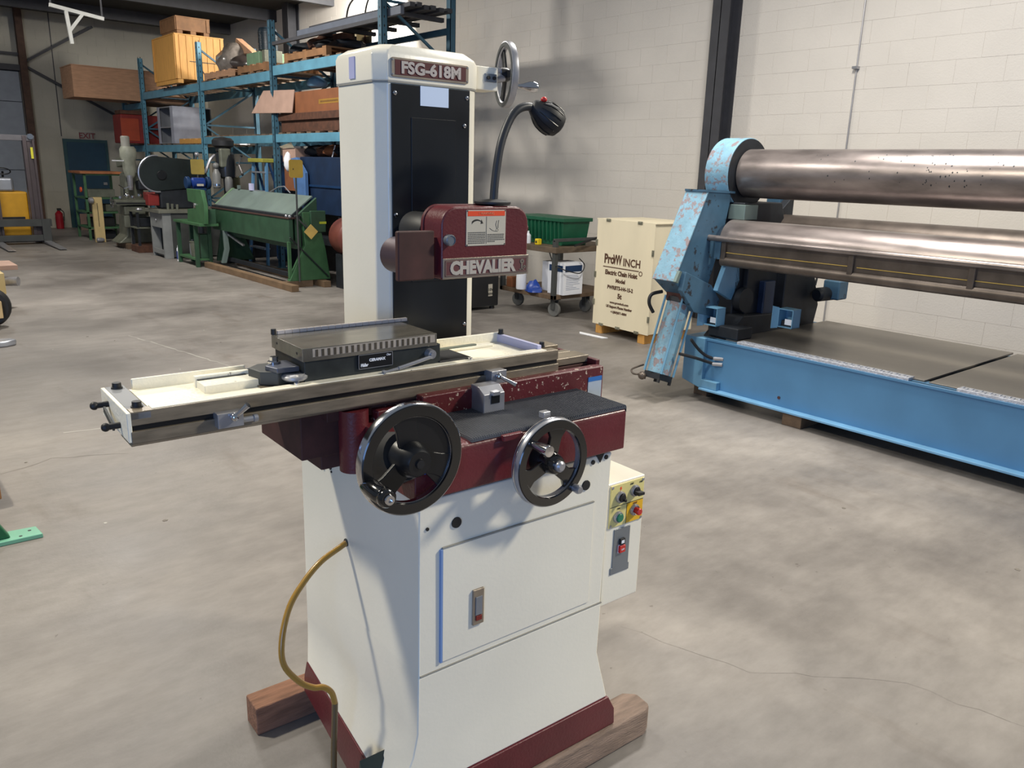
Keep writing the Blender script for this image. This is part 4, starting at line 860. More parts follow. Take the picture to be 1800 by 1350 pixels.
def crate(name, label, cat, x0, y0, z0, x1, y1, z1, m, slats=0, batt=True, group=None, feet=True):
    t = thing(name, label, cat, ((x0 + x1) / 2, (y0 + y1) / 2, z0), 0, group); w, d, h = (x1 - x0) / 2, (y1 - y0) / 2, z1 - z0
    fz = .07 if feet else 0
    MB().box((-w, -d, fz), (w, d, h - .015)).build('crate_body', m, t, .004)
    MB().box((-w - .01, -d - .01, h - .02), (w + .01, d + .01, h)).build('lid', m, t, .003)
    if batt:
        for sy in (-1, 1):
            MB().box((-w - .018, sy * d - .05 * (sy > 0), fz), (-w, sy * d + .05 * (sy < 0), h - .02)).build('batten', m, t, .003)
        for sx in (-1, 1): MB().box((sx * w - .06 * (sx > 0), -d - .018, fz), (sx * w + .06 * (sx < 0), -d, h - .02)).build('batten', m, t, .003)
    if slats:
        for k in range(slats):
            xx = -w + .07 + k * (2 * w - .14) / slats
            MB().box((xx + .004, -d - .01, fz + .005), (xx + (2 * w - .14) / slats - .004, -d, h - .025)).build('board', m, t, .002)
    if feet:
        for sx in (-1, 0, 1): MB().box((sx * (w - .06) - .05, -d, 0), (sx * (w - .06) + .05, d, fz)).build('skid', m, t, .003)
    return t
t = crate('wooden_crate', 'large orange pine crate on the top rack level, a smaller crate on it', 'crate', 5.22, 15.75, 2.957, 6.10, 17.0, 3.80, M_PLYO, slats=6)
b = MB(); b.box((-.2, -.648, .38), (.3, -.6375, .39)); b.bar((-.06, -.645, .35), (.06, -.645, .18), .015, .01); b.build('strap', M_BLACKM, t)
crate('wooden_crate', 'smaller brown wooden crate stacked on top of the large orange pine crate', 'crate', 5.3, 15.85, 3.802, 5.90, 16.7, 4.11, M_WOODB, batt=True)
crate('wooden_crate', 'long pinkish wooden crate at the far end of the rack, jutting out left', 'crate', 4.12, 18.6, 2.766, 6.5, 19.55, 3.38, M_WOODP, batt=False, feet=False)
# grey open cabinet on the lower level
t = thing('metal_cabinet', 'light grey open-fronted metal cabinet on the lower rack level below the orange crate', 'cabinet', (5.42, 16.75, 1.912))
g_ = M_GREYP
MB().box((0, 0, 0), (.60, .025, .70)).build('side_panel', mat('pale_grey_panel', (150, 154, 166), .5), t, .003); MB().box((0, .93, 0), (.75, .95, .70)).build('side_panel', g_, t, .003)
MB().box((0, .025, .68), (.75, .93, .70)).build('top_panel', g_, t); MB().box((.73, .025, 0), (.75, .93, .68)).build('back_panel', M_GREYD, t)
MB().box((0, .025, 0), (.73, .93, .02)).build('bottom_panel', g_, t); MB().box((0, .025, .30), (.72, .93, .32)).build('shelf', g_, t)
MB().box((-.01, 0, 0), (.0, .16, .7)).build('face_frame', mat('pale_grey_panel', (150, 154, 166)), t); MB().box((-.01, .82, 0), (.0, .95, .7)).build('face_frame', MATS['pale_grey_panel'], t)
t = thing('wooden_pallet', 'thin orange wooden pallet slid under the grey cabinet side on the rack', 'pallet', (5.45, 15.35, 1.909))
for k in range(4): MB().box((0, k * .34, .07), (.6, k * .34 + .22, .09)).build('board', M_PLYO, t)
for x in (0, .26, .53): MB().box((x, 0, 0), (x + .07, 1.24, .07)).build('stringer', M_PLYO, t)
t = thing('red_machine_housing', 'rust red sheet metal housing at the far end of the lower rack level', 'housing', (5.0, 18.6, 1.912))
MB().box((-.05, 0, 0), (.75, .6, .58)).build('housing_body', M_REDT, t, .02); MB().box((-.06, -.012, .05), (.3, 0, .5)).build('access_panel', mat('orange_red_paint', (158, 62, 34), .5), t, .004)
MB().box((-.05, .0, .58), (.5, .4, .66)).build('housing_top', M_BROWNM, t, .01)
# pallets and loads on the top level
def pallet(label, x, y, z, w, d, m, group=None):
    t = thing('wooden_pallet', label, 'pallet', (x, y, z), 0, group); n = 5
    for k in range(n): MB().box((0, k * (d - .11) / (n - 1), .105), (w, k * (d - .11) / (n - 1) + .11, .123)).build('board', m, t)
    for xx in (0, w / 2 - .04, w - .08): MB().box((xx, 0, .018), (xx + .08, d, .104)).build('stringer', m, t)
    for k in (0, .5, 1): MB().box((0, k * (d - .11), 0), (w, k * (d - .11) + .11, .018)).build('bottom_board', m, t)
    return t
pallet('worn wooden pallet under the plastic-wrapped machine on the top rack level', 5.42, 13.75, 2.957, .95, 1.2, M_WOODP)
pallet('worn wooden pallet under the green-based motor on the top rack level', 5.42, 12.35, 2.957, .95, 1.1, M_WOODB)
pallet('brown wooden pallet carrying dark scrap on the nearest top rack bay', 5.42, 10.4, 3.012, .95, 1.3, M_WOODB)
def lump(name, m, parent, c, s, seed, n=9, k=14, rough=.16, cover=1.0):
    random.seed(seed); vs = []
    for i in range(n):
        ph = PI * (.5 - i / (n - 1) * cover)
        for j in range(k):
            a = 2 * PI * j / k; q = 1 + random.uniform(-rough, rough)
            vs.append((c[0] + s[0] * math.cos(a) * max(.02, math.cos(ph)) * q, c[1] + s[1] * math.sin(a) * max(.02, math.cos(ph)) * q, max(0, c[2] + s[2] * math.sin(ph) * (1 + random.uniform(-rough, rough) * .5))))
    fs = [(i * k + j, i * k + (j + 1) % k, (i + 1) * k + (j + 1) % k, (i + 1) * k + j) for i in range(n - 1) for j in range(k)] + [tuple(range(k)), tuple(range((n - 1) * k, n * k))[::-1]]
    return MB().add(vs, fs).build(name, m, parent, ang=60)
t = thing('wrapped_machine', 'machine part shrouded in grey plastic wrap on a pallet, top rack level', 'machine', (5.85, 14.2, 3.081))
lump('plastic_wrap', M_WRAP, t, (-.05, .12, .12), (.36, .34, .36), 21); lump('wrapped_lower_part', mat('dark_wrap', (62, 54, 50), .3, coat=.4), t, (.0, -.25, .10), (.32, .28, .18), 22)
MB().bar((.0, .2, .50), (.0, -.45, .22), .12, .14).build('inclined_rail', M_WOODP, t, .01)
t = thing('electric_motor', 'dark electric motor standing on a pale green machine base, top rack level', 'motor', (5.85, 13.15, 3.081))
MB().lathe([(.10, 0), (.15, .01), (.15, .30), (.13, .34), (.05, .36), (.0001, .36)], (.0, .05, .26), n=24).build('motor_body', mat('dark_teal_motor', (22, 38, 48), .4), t)
for k in range(10): MB().lathe([(.14, 0), (.158, 0), (.158, .008), (.14, .008)], (0, .05, .30 + k * .025), n=24, closed=True).build('cooling_fin', MATS['dark_teal_motor'], t)
MB().box((-.25, -.15, .0), (.2, .35, .22)).build('green_base', mat('pale_green_paint', (118, 150, 118), .5), t, .012); MB().box((-.2, -.25, 0), (.1, -.15, .24)).build('base_post', M_CASTG, t, .006)
MB().bar((-.1, .35, .16), (-.1, .46, .18), .1, .08).build('side_arm', MATS['pale_green_paint'], t, .008)
t = thing('scrap_castings', 'heap of dark rusty castings on a pallet, nearest top rack bay', 'scrap', (5.9, 11.1, 3.136))
for i, (x, y, z, a, bb, c) in enumerate(((-.1, .55, .06, .3, .2, .12), (.0, .2, .09, .28, .22, .16), (-.1, -.2, .05, .3, .24, .11), (-.05, -.55, .05, .25, .2, .09), (.15, .4, .18, .2, .18, .14))): lump('casting', (M_DARKM, M_BROWNM, M_BLACKM)[i % 3], t, (x, y, z), (a, bb, c), 30 + i, rough=.25)
MB().box((-.2, -.62, .0), (.0, -.35, .2)).build('rusty_block', M_BROWNM, t, .01)
t = thing('plywood_sheet', 'tan slatted panel standing at the back of the top rack level', 'panel', (6.385, 10.9, 3.012)); MB().box((0, 0, 0), (.03, 1.1, .52)).build('sheet', mat('olive_tan_board', (120, 104, 70), .7), t)
for k in range(4): MB().box((-.012, .12 + k * .26, .02), (0, .15 + k * .26, .5)).build('slat', M_PLY if k % 2 else M_BROWNM, t)
# bar stock racked above
t = thing('steel_bar_stock', 'bundle of long dark steel channels lying on the highest rack arms', 'metal stock', (5.48, 10.2, 3.32))
MB().box((-.03, -1.6, 0), (.02, 1.12, .09)).build('channel', mat('blue_grey_channel', (92, 98, 110), .5), t, .004)
for k, (dx, z, y1) in enumerate(((.10, .10, 1.0), (.2, .11, .9), (.3, .09, 1.05), (.4, .1, .95), (.52, .09, .8), (.64, .1, .9))): MB().box((dx, -1.6, z), (dx + .07, y1, z + .05)).build('channel', M_STEELD, t, .003)
for k in range(5): MB().box((.0, -1.3 + k * .55, .04), (.8, -1.24 + k * .55, .09)).build('cross_arm', M_STEELD, t)
for k in range(2): MB().tube([(.3, .3 - k * .5, .15), (.3, .2 - k * .5, .35), (.35, .0 - k * .5, .5), (.4, -.1 - k * .5, .65)], .012, 6).build('cable', M_BLACKM, t)
MB(at((5.4, 8.92, 0))).box((5.375, 8.95, 3.27), (5.42, 12.0, 3.315)).build('beam', M_STEELD, RK)
MB(at((5.4, 8.92, 0))).box((6.375, 8.95, 3.24), (6.42, 12.0, 3.315)).build('beam', M_RACKD, RK)
# brown boxes on the lower level
t = thing('cardboard_box', 'large brown box with a yellow printed strip and pale open flap, lower rack level', 'box', (5.85, 11.1, 2.047))
MB().box((-.4, -1.05, .20), (.45, .86, .55)).build('box_body', M_CARD, t, .006); MB().box((-.44, -1.1, .16), (.48, .88, .26)).build('box_tray', M_BROWNM, t, .006)
MB().box((-.40, -1.0, 0), (.42, .86, .16)).build('pallet_base', M_BROWNM, t, .006)
MB().box((-.402, -.98, .36), (-.40, -.38, .42)).build('yellow_strip', mat('ochre_strip', (150, 112, 40), .6), t)
b = MB()
for k in range(16): b.box((-.404, -.93 + k * .032, .378), (-.402, -.915 + k * .032, .402))
b.build('strip_print', M_BROWNM, t)['kind'] = 'stuff'
MB().add([(-.45, .35, .26), (-.58, 1.5, .28), (-.50, 1.2, .60), (-.40, .35, .58), (-.46, .35, .265), (-.59, 1.5, .285), (-.51, 1.2, .605), (-.41, .35, .585)], ((0, 1, 2, 3), (7, 6, 5, 4), (0, 4, 5, 1), (1, 5, 6, 2), (2, 6, 7, 3), (3, 7, 4, 0))).build('open_flap', M_CARDP, t)
t = thing('blue_tarpaulin', 'small pale blue bundle hanging below the nearest top beam', 'cloth', (5.75, 11.35, 2.68)); lump('bundle', mat('pale_blue_plastic', (110, 158, 190), .6), t, (0, 0, .06), (.14, .16, .10), 44)

# ------------------------------------------------------------------ under and before the rack, near to far
# brake (sheet metal folder)
BR = thing('sheet_metal_brake', 'long green sheet metal folding brake with a pale sloping top, on timber skids', 'brake', (4.85, 11.4, 0), math.radians(.3))
b0 = at((4.85, 11.4, 0))
def S(): return MB(b0)
S().add([(4.66, 10.05, .955), (4.96, 10.05, 1.19), (4.96, 12.72, 1.19), (4.66, 12.72, .955), (4.66, 10.05, .945), (4.97, 10.05, 1.175), (4.97, 12.72, 1.175), (4.66, 12.72, .945)], ((0, 1, 2, 3), (7, 6, 5, 4), (0, 4, 5, 1), (1, 5, 6, 2), (2, 6, 7, 3), (3, 7, 4, 0))).build('sloping_top', M_PALEG, BR)
S().box((4.60, 10.02, .575), (4.66, 12.74, .895)).build('folding_beam', M_GREEND, BR, .006)
S().box((4.59, 10.0, .895), (4.70, 12.76, .915)).build('clamp_edge', mat('dark_reddish_edge', (74, 52, 46), .5), BR, .002)
S().box((4.60, 10.03, .915), (4.68, 12.72, .945)).build('nose_bar', M_DARKM, BR, .002)
S().box((4.70, 10.05, .5), (4.78, 12.72, .9)).build('bed_beam', M_GREEND, BR, .004)
S().prism([(4.66, .955), (4.98, .955), (4.98, 1.2), (4.95, 1.2)], 'y', 12.72, 12.77).build('end_cheek', mat('pale_green_cheek', (110, 138, 104), .5), BR, .004)
S().prism([(4.70, .93), (5.0, .93), (5.0, 1.17)], 'y', 10.0, 10.05).build('end_cheek', M_GREEND, BR, .004)
S().prism([(4.56, .085), (5.16, .085), (5.10, .5), (4.98, .98), (4.78, .98), (4.80, .55)], 'y', 9.98, 10.06).build('end_frame', M_GREEN, BR, .006)
S().box((4.88, 9.95, .72), (5.10, 10.1, 1.0)).build('end_casting', M_GREEND, BR, .01)
S().box((5.0, 9.94, .83), (5.1, 9.95, .86)).build('yellow_sticker', mat('yellow_green_sticker', (176, 186, 50), .5), BR)
S().bar((4.58, 9.96, .66), (5.12, 9.96, .12), .025, .014).build('tension_rod', M_DARKM, BR)
S().bar((4.66, 9.96, .94), (4.86, 9.93, .74), .02, .02).build('lever_arm', M_GREYD, BR)
S().box((4.57, 10.0, .12), (4.61, 10.04, .60)).build('front_leg', M_GREEN, BR, .003)
S().prism([(4.60, .085), (5.2, .085), (5.0, .6), (4.7, .6)], 'y', 12.62, 12.68).build('end_frame', M_GREEND, BR, .006)
S().prism([(4.55, .085), (4.62, .085), (4.68, .3), (4.66, .58), (4.60, .58), (4.61, .3)], 'y', 12.3, 12.36).build('curved_leg', M_PALEG, BR, .004)
S().box((4.7, 10.06, .10), (4.74, 12.62, .16)).build('tie_bar', M_DARKM, BR, .003)
S().bar((4.66, 12.4, .55), (4.70, 11.8, .40), .03, .03).build('release_rod', M_STEEL, BR)
S().tube([(4.96, 11.4, 1.18), (4.97, 11.1, 1.27), (4.97, 10.9, 1.285), (4.97, 10.72, 1.2)], .008, 6, smooth=False).build('wire_guard', M_STEEL, BR)
S().box((4.93, 12.45, 1.19), (4.97, 12.5, 1.25)).box((4.93, 12.45, 1.19), (4.97, 12.5, 1.2)).build('stop_lug', M_PALEG, BR, .002)
S().box((4.93, 11.95, 1.19), (4.97, 12.05, 1.29)).build('stop_lug', M_LAV, BR, .002)
for y in (10.1, 10.0): S().ball((4.60, y - .02, .93), .022, 10).build('clamp_knob', M_STEEL, BR)
for k, (x0, y0, x1, y1, lb) in enumerate(((4.40, 9.62, 4.50, 12.60, 'long timber skid running under the front of the green brake'), (4.95, 9.8, 5.05, 12.72, 'timber skid running under the rear of the green brake'))):
    t = thing('timber_skid', lb, 'timber', ((x0 + x1) / 2, (y0 + y1) / 2, 0), math.radians(1.0))
    MB().box((-(x1 - x0) / 2, -(y1 - y0) / 2, 0), ((x1 - x0) / 2, (y1 - y0) / 2, .082)).build('beam', mat('brown_skid', (120, 96, 70), .8, var=.15), t, .003)
t = thing('timber_skid', 'timber cross piece under the near end of the green brake', 'timber', (4.85, 10.02, 0)); MB().box((-.345, -.05, 0), (.05, .05, .0845)).build('beam', M_TIMBERD, t, .003)
# tags
t = thing('warning_sign', 'yellow warning plate on a tall post at the near end of the green brake', 'sign', (4.69, 9.93, .082)); MB().cyl((0, 0, 0), (0, 0, 1.38), .012, n=10).build('sign_post', M_GREYD, t)
MB().prism(rrect(-.095, 1.34, .095, 1.565, .03), 'y', -.02, -.013).build('sign_plate', M_YTAG, t); MB().prism([(-.05, 1.44), (-.03, 1.44), (-.04, 1.462)], 'y', -.0215, -.02).build('sign_symbol', M_INK, t)
t = thing('warning_tag', 'yellow diamond tag hanging from the near end of the green brake', 'tag', (4.86, 9.90, .735)); MB().prism([(0, -.10), (.10, 0), (0, .10), (-.10, 0)], 'y', -.004, .0).build('tag_plate', mat('pale_yellow_tag', (214, 182, 100), .5), t, .001); MB().bar((-.04, .0, .06), (-.12, .02, .2), .006).build('tag_wire', M_GREYD, t)
t = thing('warning_sign', 'yellow warning plate on a short post above the green notcher', 'sign', (4.82, 13.9, .0)); MB().cyl((0, .0, .0), (0, 0, 1.42), .012, n=8).build('sign_post', M_GREYD, t); MB().prism(rrect(-.11, 1.38, .11, 1.62, .02), 'y', -.02, -.013).build('sign_plate', mat('dull_yellow_tag', (158, 138, 70), .5), t)
# notcher / C frame press
NT = thing('notching_press', 'green C-frame hand notcher on a welded leg stand, left of the long brake', 'press', (4.45, 13.0, 0))
b0n = at((4.45, 13.0, 0)); Nn = lambda: MB(b0n)
Nn().prism([(13.0, .68), (12.25, .68), (12.22, .95), (12.32, 1.18), (12.95, 1.18), (12.92, .99), (12.62, .97), (12.60, .90), (12.97, .87)], 'x', 4.30, 4.36).build('c_frame', M_GREEN, NT, .008)
Nn().prism([(12.95, .68), (12.3, .68), (12.3, .9), (12.8, .8)], 'x', 4.36, 4.5).build('frame_rear', M_GREEND, NT, .01)
Nn().box((4.24, 12.3, .645), (4.53, 13.5, .685)).build('stand_top', M_GREEN, NT, .006)
for x, y in ((4.27, 12.63), (4.27, 13.43), (4.47, 12.63), (4.47, 13.43)): Nn().box((x, y, 0), (x + .055, y + .055, .645)).build('leg', M_GREEND, NT, .003)
Nn().box((4.28, 12.64, .10), (4.5, 13.45, .13)).build('lower_shelf', M_GREEN, NT, .003)
Nn().cyl((4.40, 12.6, .95), (4.28, 12.6, .95), .025, n=14).build('punch', M_STEEL, NT)
Nn().box((4.36, 12.66, .13), (4.5, 12.86, .5)).build('pedal_box', M_GREEND, NT, .01)
t = thing('spray_can', 'white and blue spray can standing on the floor left of the green notcher', 'can', (4.33, 13.62, 0)); MB().lathe([(.033, 0), (.033, .20), (.02, .225), (.02, .25), (.0001, .25)], n=16).build('can_body', M_WHITE, t); MB().box((-.034, -.025, .03), (-.03, .025, .16)).build('can_label', M_BLUEM, t)
t = thing('oil_bottle', 'pale grey bottle on the lower shelf of the green notcher stand', 'bottle', (4.42, 13.2, .131)); MB().lathe([(.045, 0), (.05, .02), (.05, .18), (.018, .22), (.018, .25), (.0001, .25)], n=16).build('bottle_body', M_GREYP, t)
t = thing('plastic_pail', 'greyish plastic pail on the lower shelf of the green notcher stand', 'pail', (4.40, 13.0, .131)); MB().lathe([(.07, 0), (.09, .22), (.096, .225), (.096, .235), (.0001, .235)], n=20).build('pail_body', M_CASTG, t)
# drill press with belt cover, dark
DP = thing('drill_press', 'black and grey upright drill press with a domed motor, behind the green brake', 'machine', (5.05, 13.25, 0))
MB().box((-.14, -.3, 0), (.3, .2, .10)).build('base_plate', M_DARKM, DP, .02); MB().cyl((.05, .05, .1), (.05, .05, 1.5), .075, n=20).build('column', M_DARKM, DP)
MB().box((-.28, -.25, .82), (.25, .25, .88)).build('work_table', M_CASTG, DP, .01)
MB().lathe([(.10, 0), (.15, .03), (.16, .20), (.15, .38), (.11, .42), (.0001, .43)], (.0, -.02, 1.33), n=24).build('head_casting', mat('near_black_gloss', (28, 30, 34), .3, coat=.3), DP)
MB().lathe([(.10, 0), (.12, .02), (.12, .07), (.17, .10), (.17, .18), (.13, .22), (.0001, .24)], (-.02, .0, 1.74), n=24).build('domed_motor', M_BLACKM, DP)
MB().box((-.14, -.17, 1.5), (.04, -.08, 1.80)).build('head_cover', M_CASTG, DP, .03)
MB().lathe([(.05, 0), (.065, .02), (.065, .22), (.05, .25), (.03, .3), (.0001, .3)], (-.20, -.12, 1.18), n=18).build('quill_housing', mat('light_grey_casting', (116, 116, 114), .4), DP)
MB().lathe([(.045, 0), (.06, .03), (.06, .20), (.045, .24), (.0001, .25)], (-.04, -.2, 1.12), n=18).build('spindle_motor', MATS['light_grey_casting'], DP)
MB().lathe([(.064, 0), (.068, 0), (.068, .03), (.064, .03)], (-.20, -.12, 1.22), n=18, closed=True).build('quill_ring', M_CHROME, DP)
MB().ball((-.2, -.12, 1.53), .05, 14).build('ball_cap', MATS['light_grey_casting'], DP)
for k in range(3):
    a = k * 2.1; MB().bar((.20, -.05, 1.55), (.20 + .02, -.05 + .16 * math.cos(a), 1.55 + .16 * math.sin(a)), .012).build('feed_lever', M_STEEL, DP); MB().ball((.22, -.05 + .17 * math.cos(a), 1.55 + .17 * math.sin(a)), .022, 8).build('lever_knob', M_BLACKM, DP)
MB().lathe([(.08, 0), (.1, .03), (.1, .2), (.08, .22)], (.2, .2, 1.15), n=18).build('oil_reservoir', mat('olive_grey_tank', (78, 76, 52), .5), DP)
# blue bench grinder on pedestal
t = thing('pedestal_grinder', 'blue double-ended bench grinder on a pedestal behind the green notcher', 'grinder', (4.72, 13.62, 0))
MB().cyl((0, 0, .0), (0, 0, 1.14), .05, .04, 14).build('pedestal', M_DARKM, t); MB().cyl((0, 0, 0), (0, 0, .03), .16, n=20).build('pedestal_foot', M_DARKM, t); MB().box((-.09, -.12, 1.13), (.09, .12, 1.17)).build('mount_plate', M_DBLUE, t)
MB().lathe([(.05, 0), (.085, .03), (.085, .21), (.05, .24)], (-.12, 0, 1.25), (1, 0, 0), 20).build('motor_body', M_BLUEM, t)
for x in (-.2, .13): MB().lathe([(.02, 0), (.09, 0), (.1, .01), (.1, .05), (.09, .06), (.02, .06)], (x, 0, 1.25), (1, 0, 0), 22).build('wheel_guard', M_DBLUE, t)
MB().box((-.05, -.088, 1.20), (.06, -.083, 1.235)).build('rating_plate', M_LABEL, t)
# grey cabinet bench
CB = thing('steel_workbench', 'grey steel cabinet workbench with an open leg bay, left of the green notcher', 'workbench', (4.72, 14.4, 0))
for y in (-.42, .18): MB().box((-.50, y, .0), (-.36, y + .06, .745)).build('front_leg', mat('light_grey_steel', (136, 138, 136), .5), CB, .003)
MB().box((-.5, -.36, .50), (-.48, .18, .745)).build('drawer_front', MATS['light_grey_steel'], CB, .003); MB().lathe([(.012, 0), (.02, .01), (.016, .02), (.0001, .02)], (-.5, -.1, .62), (-1, 0, 0), 12).build('drawer_knob', M_STEEL, CB)
MB().box((-.5, -.36, .06), (-.48, .18, .14)).build('kick_rail', MATS['light_grey_steel'], CB, .003)
MB().box((-.36, -.43, .02), (.58, -.40, .745)).build('side_panel', M_GREYD, CB, .003); MB().box((-.36, .2, .02), (.58, .23, .745)).build('side_panel', M_GREYD, CB); MB().box((.55, -.4, .02), (.58, .2, .745)).build('back_panel', M_GREYD, CB); MB().box((-.46, -.36, .02), (.5, .18, .05)).build('floor_panel', M_GREYD, CB)
MB().box((-.56, -.46, .745), (.64, .28, .80)).build('bench_top', mat('scuffed_bench_top', (112, 112, 100), .5, var=.15), CB, .004)
# disc machine on the bench
DM = thing('cutoff_machine', 'machine with a big black oval belt guard edged in white, on the grey workbench', 'machine', (4.50, 14.35, .80))
pf = [(.28 * math.cos(a) - .22, .28 * math.sin(a) + .57) for a in [math.radians(90 + i * 12) for i in range(16)]] + [(.55, .36), (.62, .50), (.55, .80)]
MB().prism(pf, 'y', -.10, .06).build('belt_guard', mat('black_green_guard', (24, 32, 32), .4, var=.15), DM, .012)
b = MB(); pw = [(.292 * math.cos(a) - .22, .292 * math.sin(a) + .57) for a in [math.radians(84 + i * 12) for i in range(17)]]
b.tube([(x, -.10, z) for x, z in pw], .013, 8); b.build('white_rim', M_SILVER, DM)
MB().lathe([(.02, 0), (.06, .0), (.08, .012), (.07, .02), (.02, .02)], (-.15, -.10, .55), (0, -1, 0), 24).build('guard_hub', M_BLACK, DM)
MB().box((-.2, -.08, .0), (.35, .2, .34)).build('machine_base', M_DARKM, DM, .03)
MB().box((-.38, -.04, .05), (-.2, .14, .24)).build('red_vise', M_REDT, DM, .015)
MB().lathe([(.05, 0), (.09, .02), (.09, .2), (.05, .22)], (.45, .1, .38), (1, .2, 0), 18).build('drive_motor', mat('brownish_grey_motor', (78, 74, 70), .5), DM)
for i, x in enumerate((-.13, -.06, .02)): MB().cyl((x, -.22, 0.0), (x, -.22, .10 - i * .01), .022, n=12).build('post_stub', M_CASTG, DM)
t = thing('lamp_heads', 'silver ball-ended machine arm rising behind the black oval guard', 'machine', (5.0, 14.05, .80)); MB().tube([(0, 0, 0), (-.06, 0, .5), (-.14, 0, .78), (-.12, 0, .9)], .02, 8).build('arm_rod', M_GREYD, t); MB().ball((-.12, 0, .9), .04, 12).build('ball_end', M_STEEL, t); MB().tube([(0, 0, .6), (.1, 0, .82), (.18, 0, .9)], .025, 8).build('second_arm', M_STEEL, t)
# milling machine
ML = thing('milling_machine', 'weathered grey-green vertical milling machine left of the black oval guard', 'machine', (4.35, 16.1, .10))
MB().prism([(-.36, 0), (.38, 0), (.3, .06), (.22, .14), (.2, .75), (-.16, .75), (-.2, .14)], 'y', -.25, .3).build('machine_base', M_CASTG, ML, .02)
MB().prism([(-.12, .65), (.22, .65), (.2, 1.22), (.0, 1.3), (-.10, 1.22)], 'y', -.05, .32).build('column', M_CASTG, ML, .03)
MB().box((-.28, -.5, .52), (.08, -.05, .68)).build('knee', M_CASTG, ML, .02)
MB().box((-.42, -.55, .70), (.5, -.25, .78)).build('work_table', M_CASTG, ML, .006); MB().box((-.42, -.56, .72), (.5, -.55, .745)).build('table_slot', M_BLACKM, ML)
MB().box((.12, -.5, .78), (.36, -.28, .92)).build('red_vise', mat('faded_red_vise', (122, 48, 44), .5), ML, .015)
MB().lathe([(.06, 0), (.09, .04), (.11, .16), (.11, .30), (.14, .36), (.14, .50), (.11, .55), (.0001, .55)], (-.05, -.2, 1.16), n=22).build('milling_head', mat('pale_olive_casting', (150, 152, 136), .5, var=.15), ML)
MB().lathe([(.075, 0), (.075, .17), (.06, .19), (.0001, .19)], (-.08, -.2, 1.70), n=20).build('head_motor', mat('pale_motor', (158, 156, 146), .5), ML)
MB().lathe([(.03, 0), (.045, .05), (.05, .26)], (-.07, -.25, .95), n=16).build('quill', M_STEEL, ML)
MB().bar((-.1, .1, 1.42), (-.06, -.15, 1.45), .2, .16).build('ram', M_CASTG, ML, .02)
MB().bar((-.35, -.3, 1.46), (-.15, -.25, 1.46), .022, .018).build('feed_handle', M_WHITE, ML)
for k in range(3):
    a = k * 2.1 + .4; MB().bar((-.24, -.45, .98), (-.24 + .11 * math.cos(a), -.47, .98 + .11 * math.sin(a)), .014).build('quill_lever', M_CHROME, ML)
MB().lathe([(.08, -.008), (.095, -.008), (.095, .008), (.08, .008)], (-.45, -.4, .74), (1, 0, 0), 22, True).build('table_handwheel', M_CHROME, ML)
MB().ball((-.2, -.45, .86), .05, 12).build('gear_cap', M_CHROME, ML)
MB().bar((-.15, -.4, .0), (-.15, -.4, .52), .05, .05).build('knee_screw', M_STEEL, ML)
MB().lathe([(.08, 0), (.12, .03), (.12, .2), (.09, .23)], (.18, -.2, 1.12), (1, -.2, 0), 20).build('drive_gearbox', M_DARKM, ML)
MB().box((.05, -.3, .95), (.3, -.1, 1.12)).build('dark_cover', M_DARKM, ML, .03)
MB().lathe([(.03, 0), (.07, .02), (.07, .16), (.04, .2)], (.26, -.42, .86), (.4, -1, 0), 16).build('red_motor', mat('dull_red_motor', (130, 50, 44), .5), ML)
for x, z in ((-.3, .80), (-.1, .81), (.02, .84)): MB().lathe([(.02, 0), (.035, .01), (.03, .05), (.0001, .055)], (x, -.42, z), n=12).build('chrome_part', M_CHROME, ML)
MB().box((-.30, -.52, .3), (-.16, -.42, .52)).build('knee_bracket', M_CASTG, ML, .02)
t = thing('timber_block', 'dark timber block under the left side of the milling machine', 'timber', (4.25, 16.0, 0)); MB().box((-.14, -.25, 0), (.5, .5, .0995)).build('beam', M_TIMBERD, t, .004)
t = thing('shelf_stand', 'dark steel stand with two shelves between the milling machine and workbench', 'stand', (4.3, 15.35, 0))
MB().box((-.2, -.3, 0), (.3, .14, .12)).build('base_box', M_BROWNM, t, .006)
for x, y in ((-.18, -.28), (.25, -.28), (-.18, .1), (.25, .1)): MB().box((x, y, .12), (x + .04, y + .04, .72)).build('leg', M_DARKM, t)
for z, mm in ((.42, M_CASTG), (.70, M_CASTG)): MB().box((-.2, -.3, z), (.3, .15, z + .02)).build('shelf', mm, t, .002)
MB().box((-.15, -.2, .44), (.2, .1, .6)).build('stored_part', M_DARKM, t, .02); MB().lathe([(.04, 0), (.06, .02), (.04, .05)], (-.1, -.2, .72), n=14).build('stored_tool', M_STEEL, t)
# tan lathe stand / post
t = thing('tan_machine_post', 'tan upright steel post with chrome fittings before the green shelf unit', 'post', (4.04, 17.35, 0))
MB().box((-.09, -.04, 0), (.09, .04, .86)).build('post_body', M_TAN, t, .006); MB().box((-.01, -.042, .3), (.0, -.04, .75)).build('slot', M_BLACKM, t)
MB().lathe([(.03, 0), (.06, .02), (.06, .08), (.03, .1)], (-.16, -.06, .80), (1, 0, 0), 16).build('chrome_fitting', M_STEEL, t); MB().lathe([(.02, 0), (.045, .02), (.045, .1), (.02, .14)], (-.09, -.08, .05), (1, -.1, 0), 14).build('foot_fitting', M_STEEL, t)
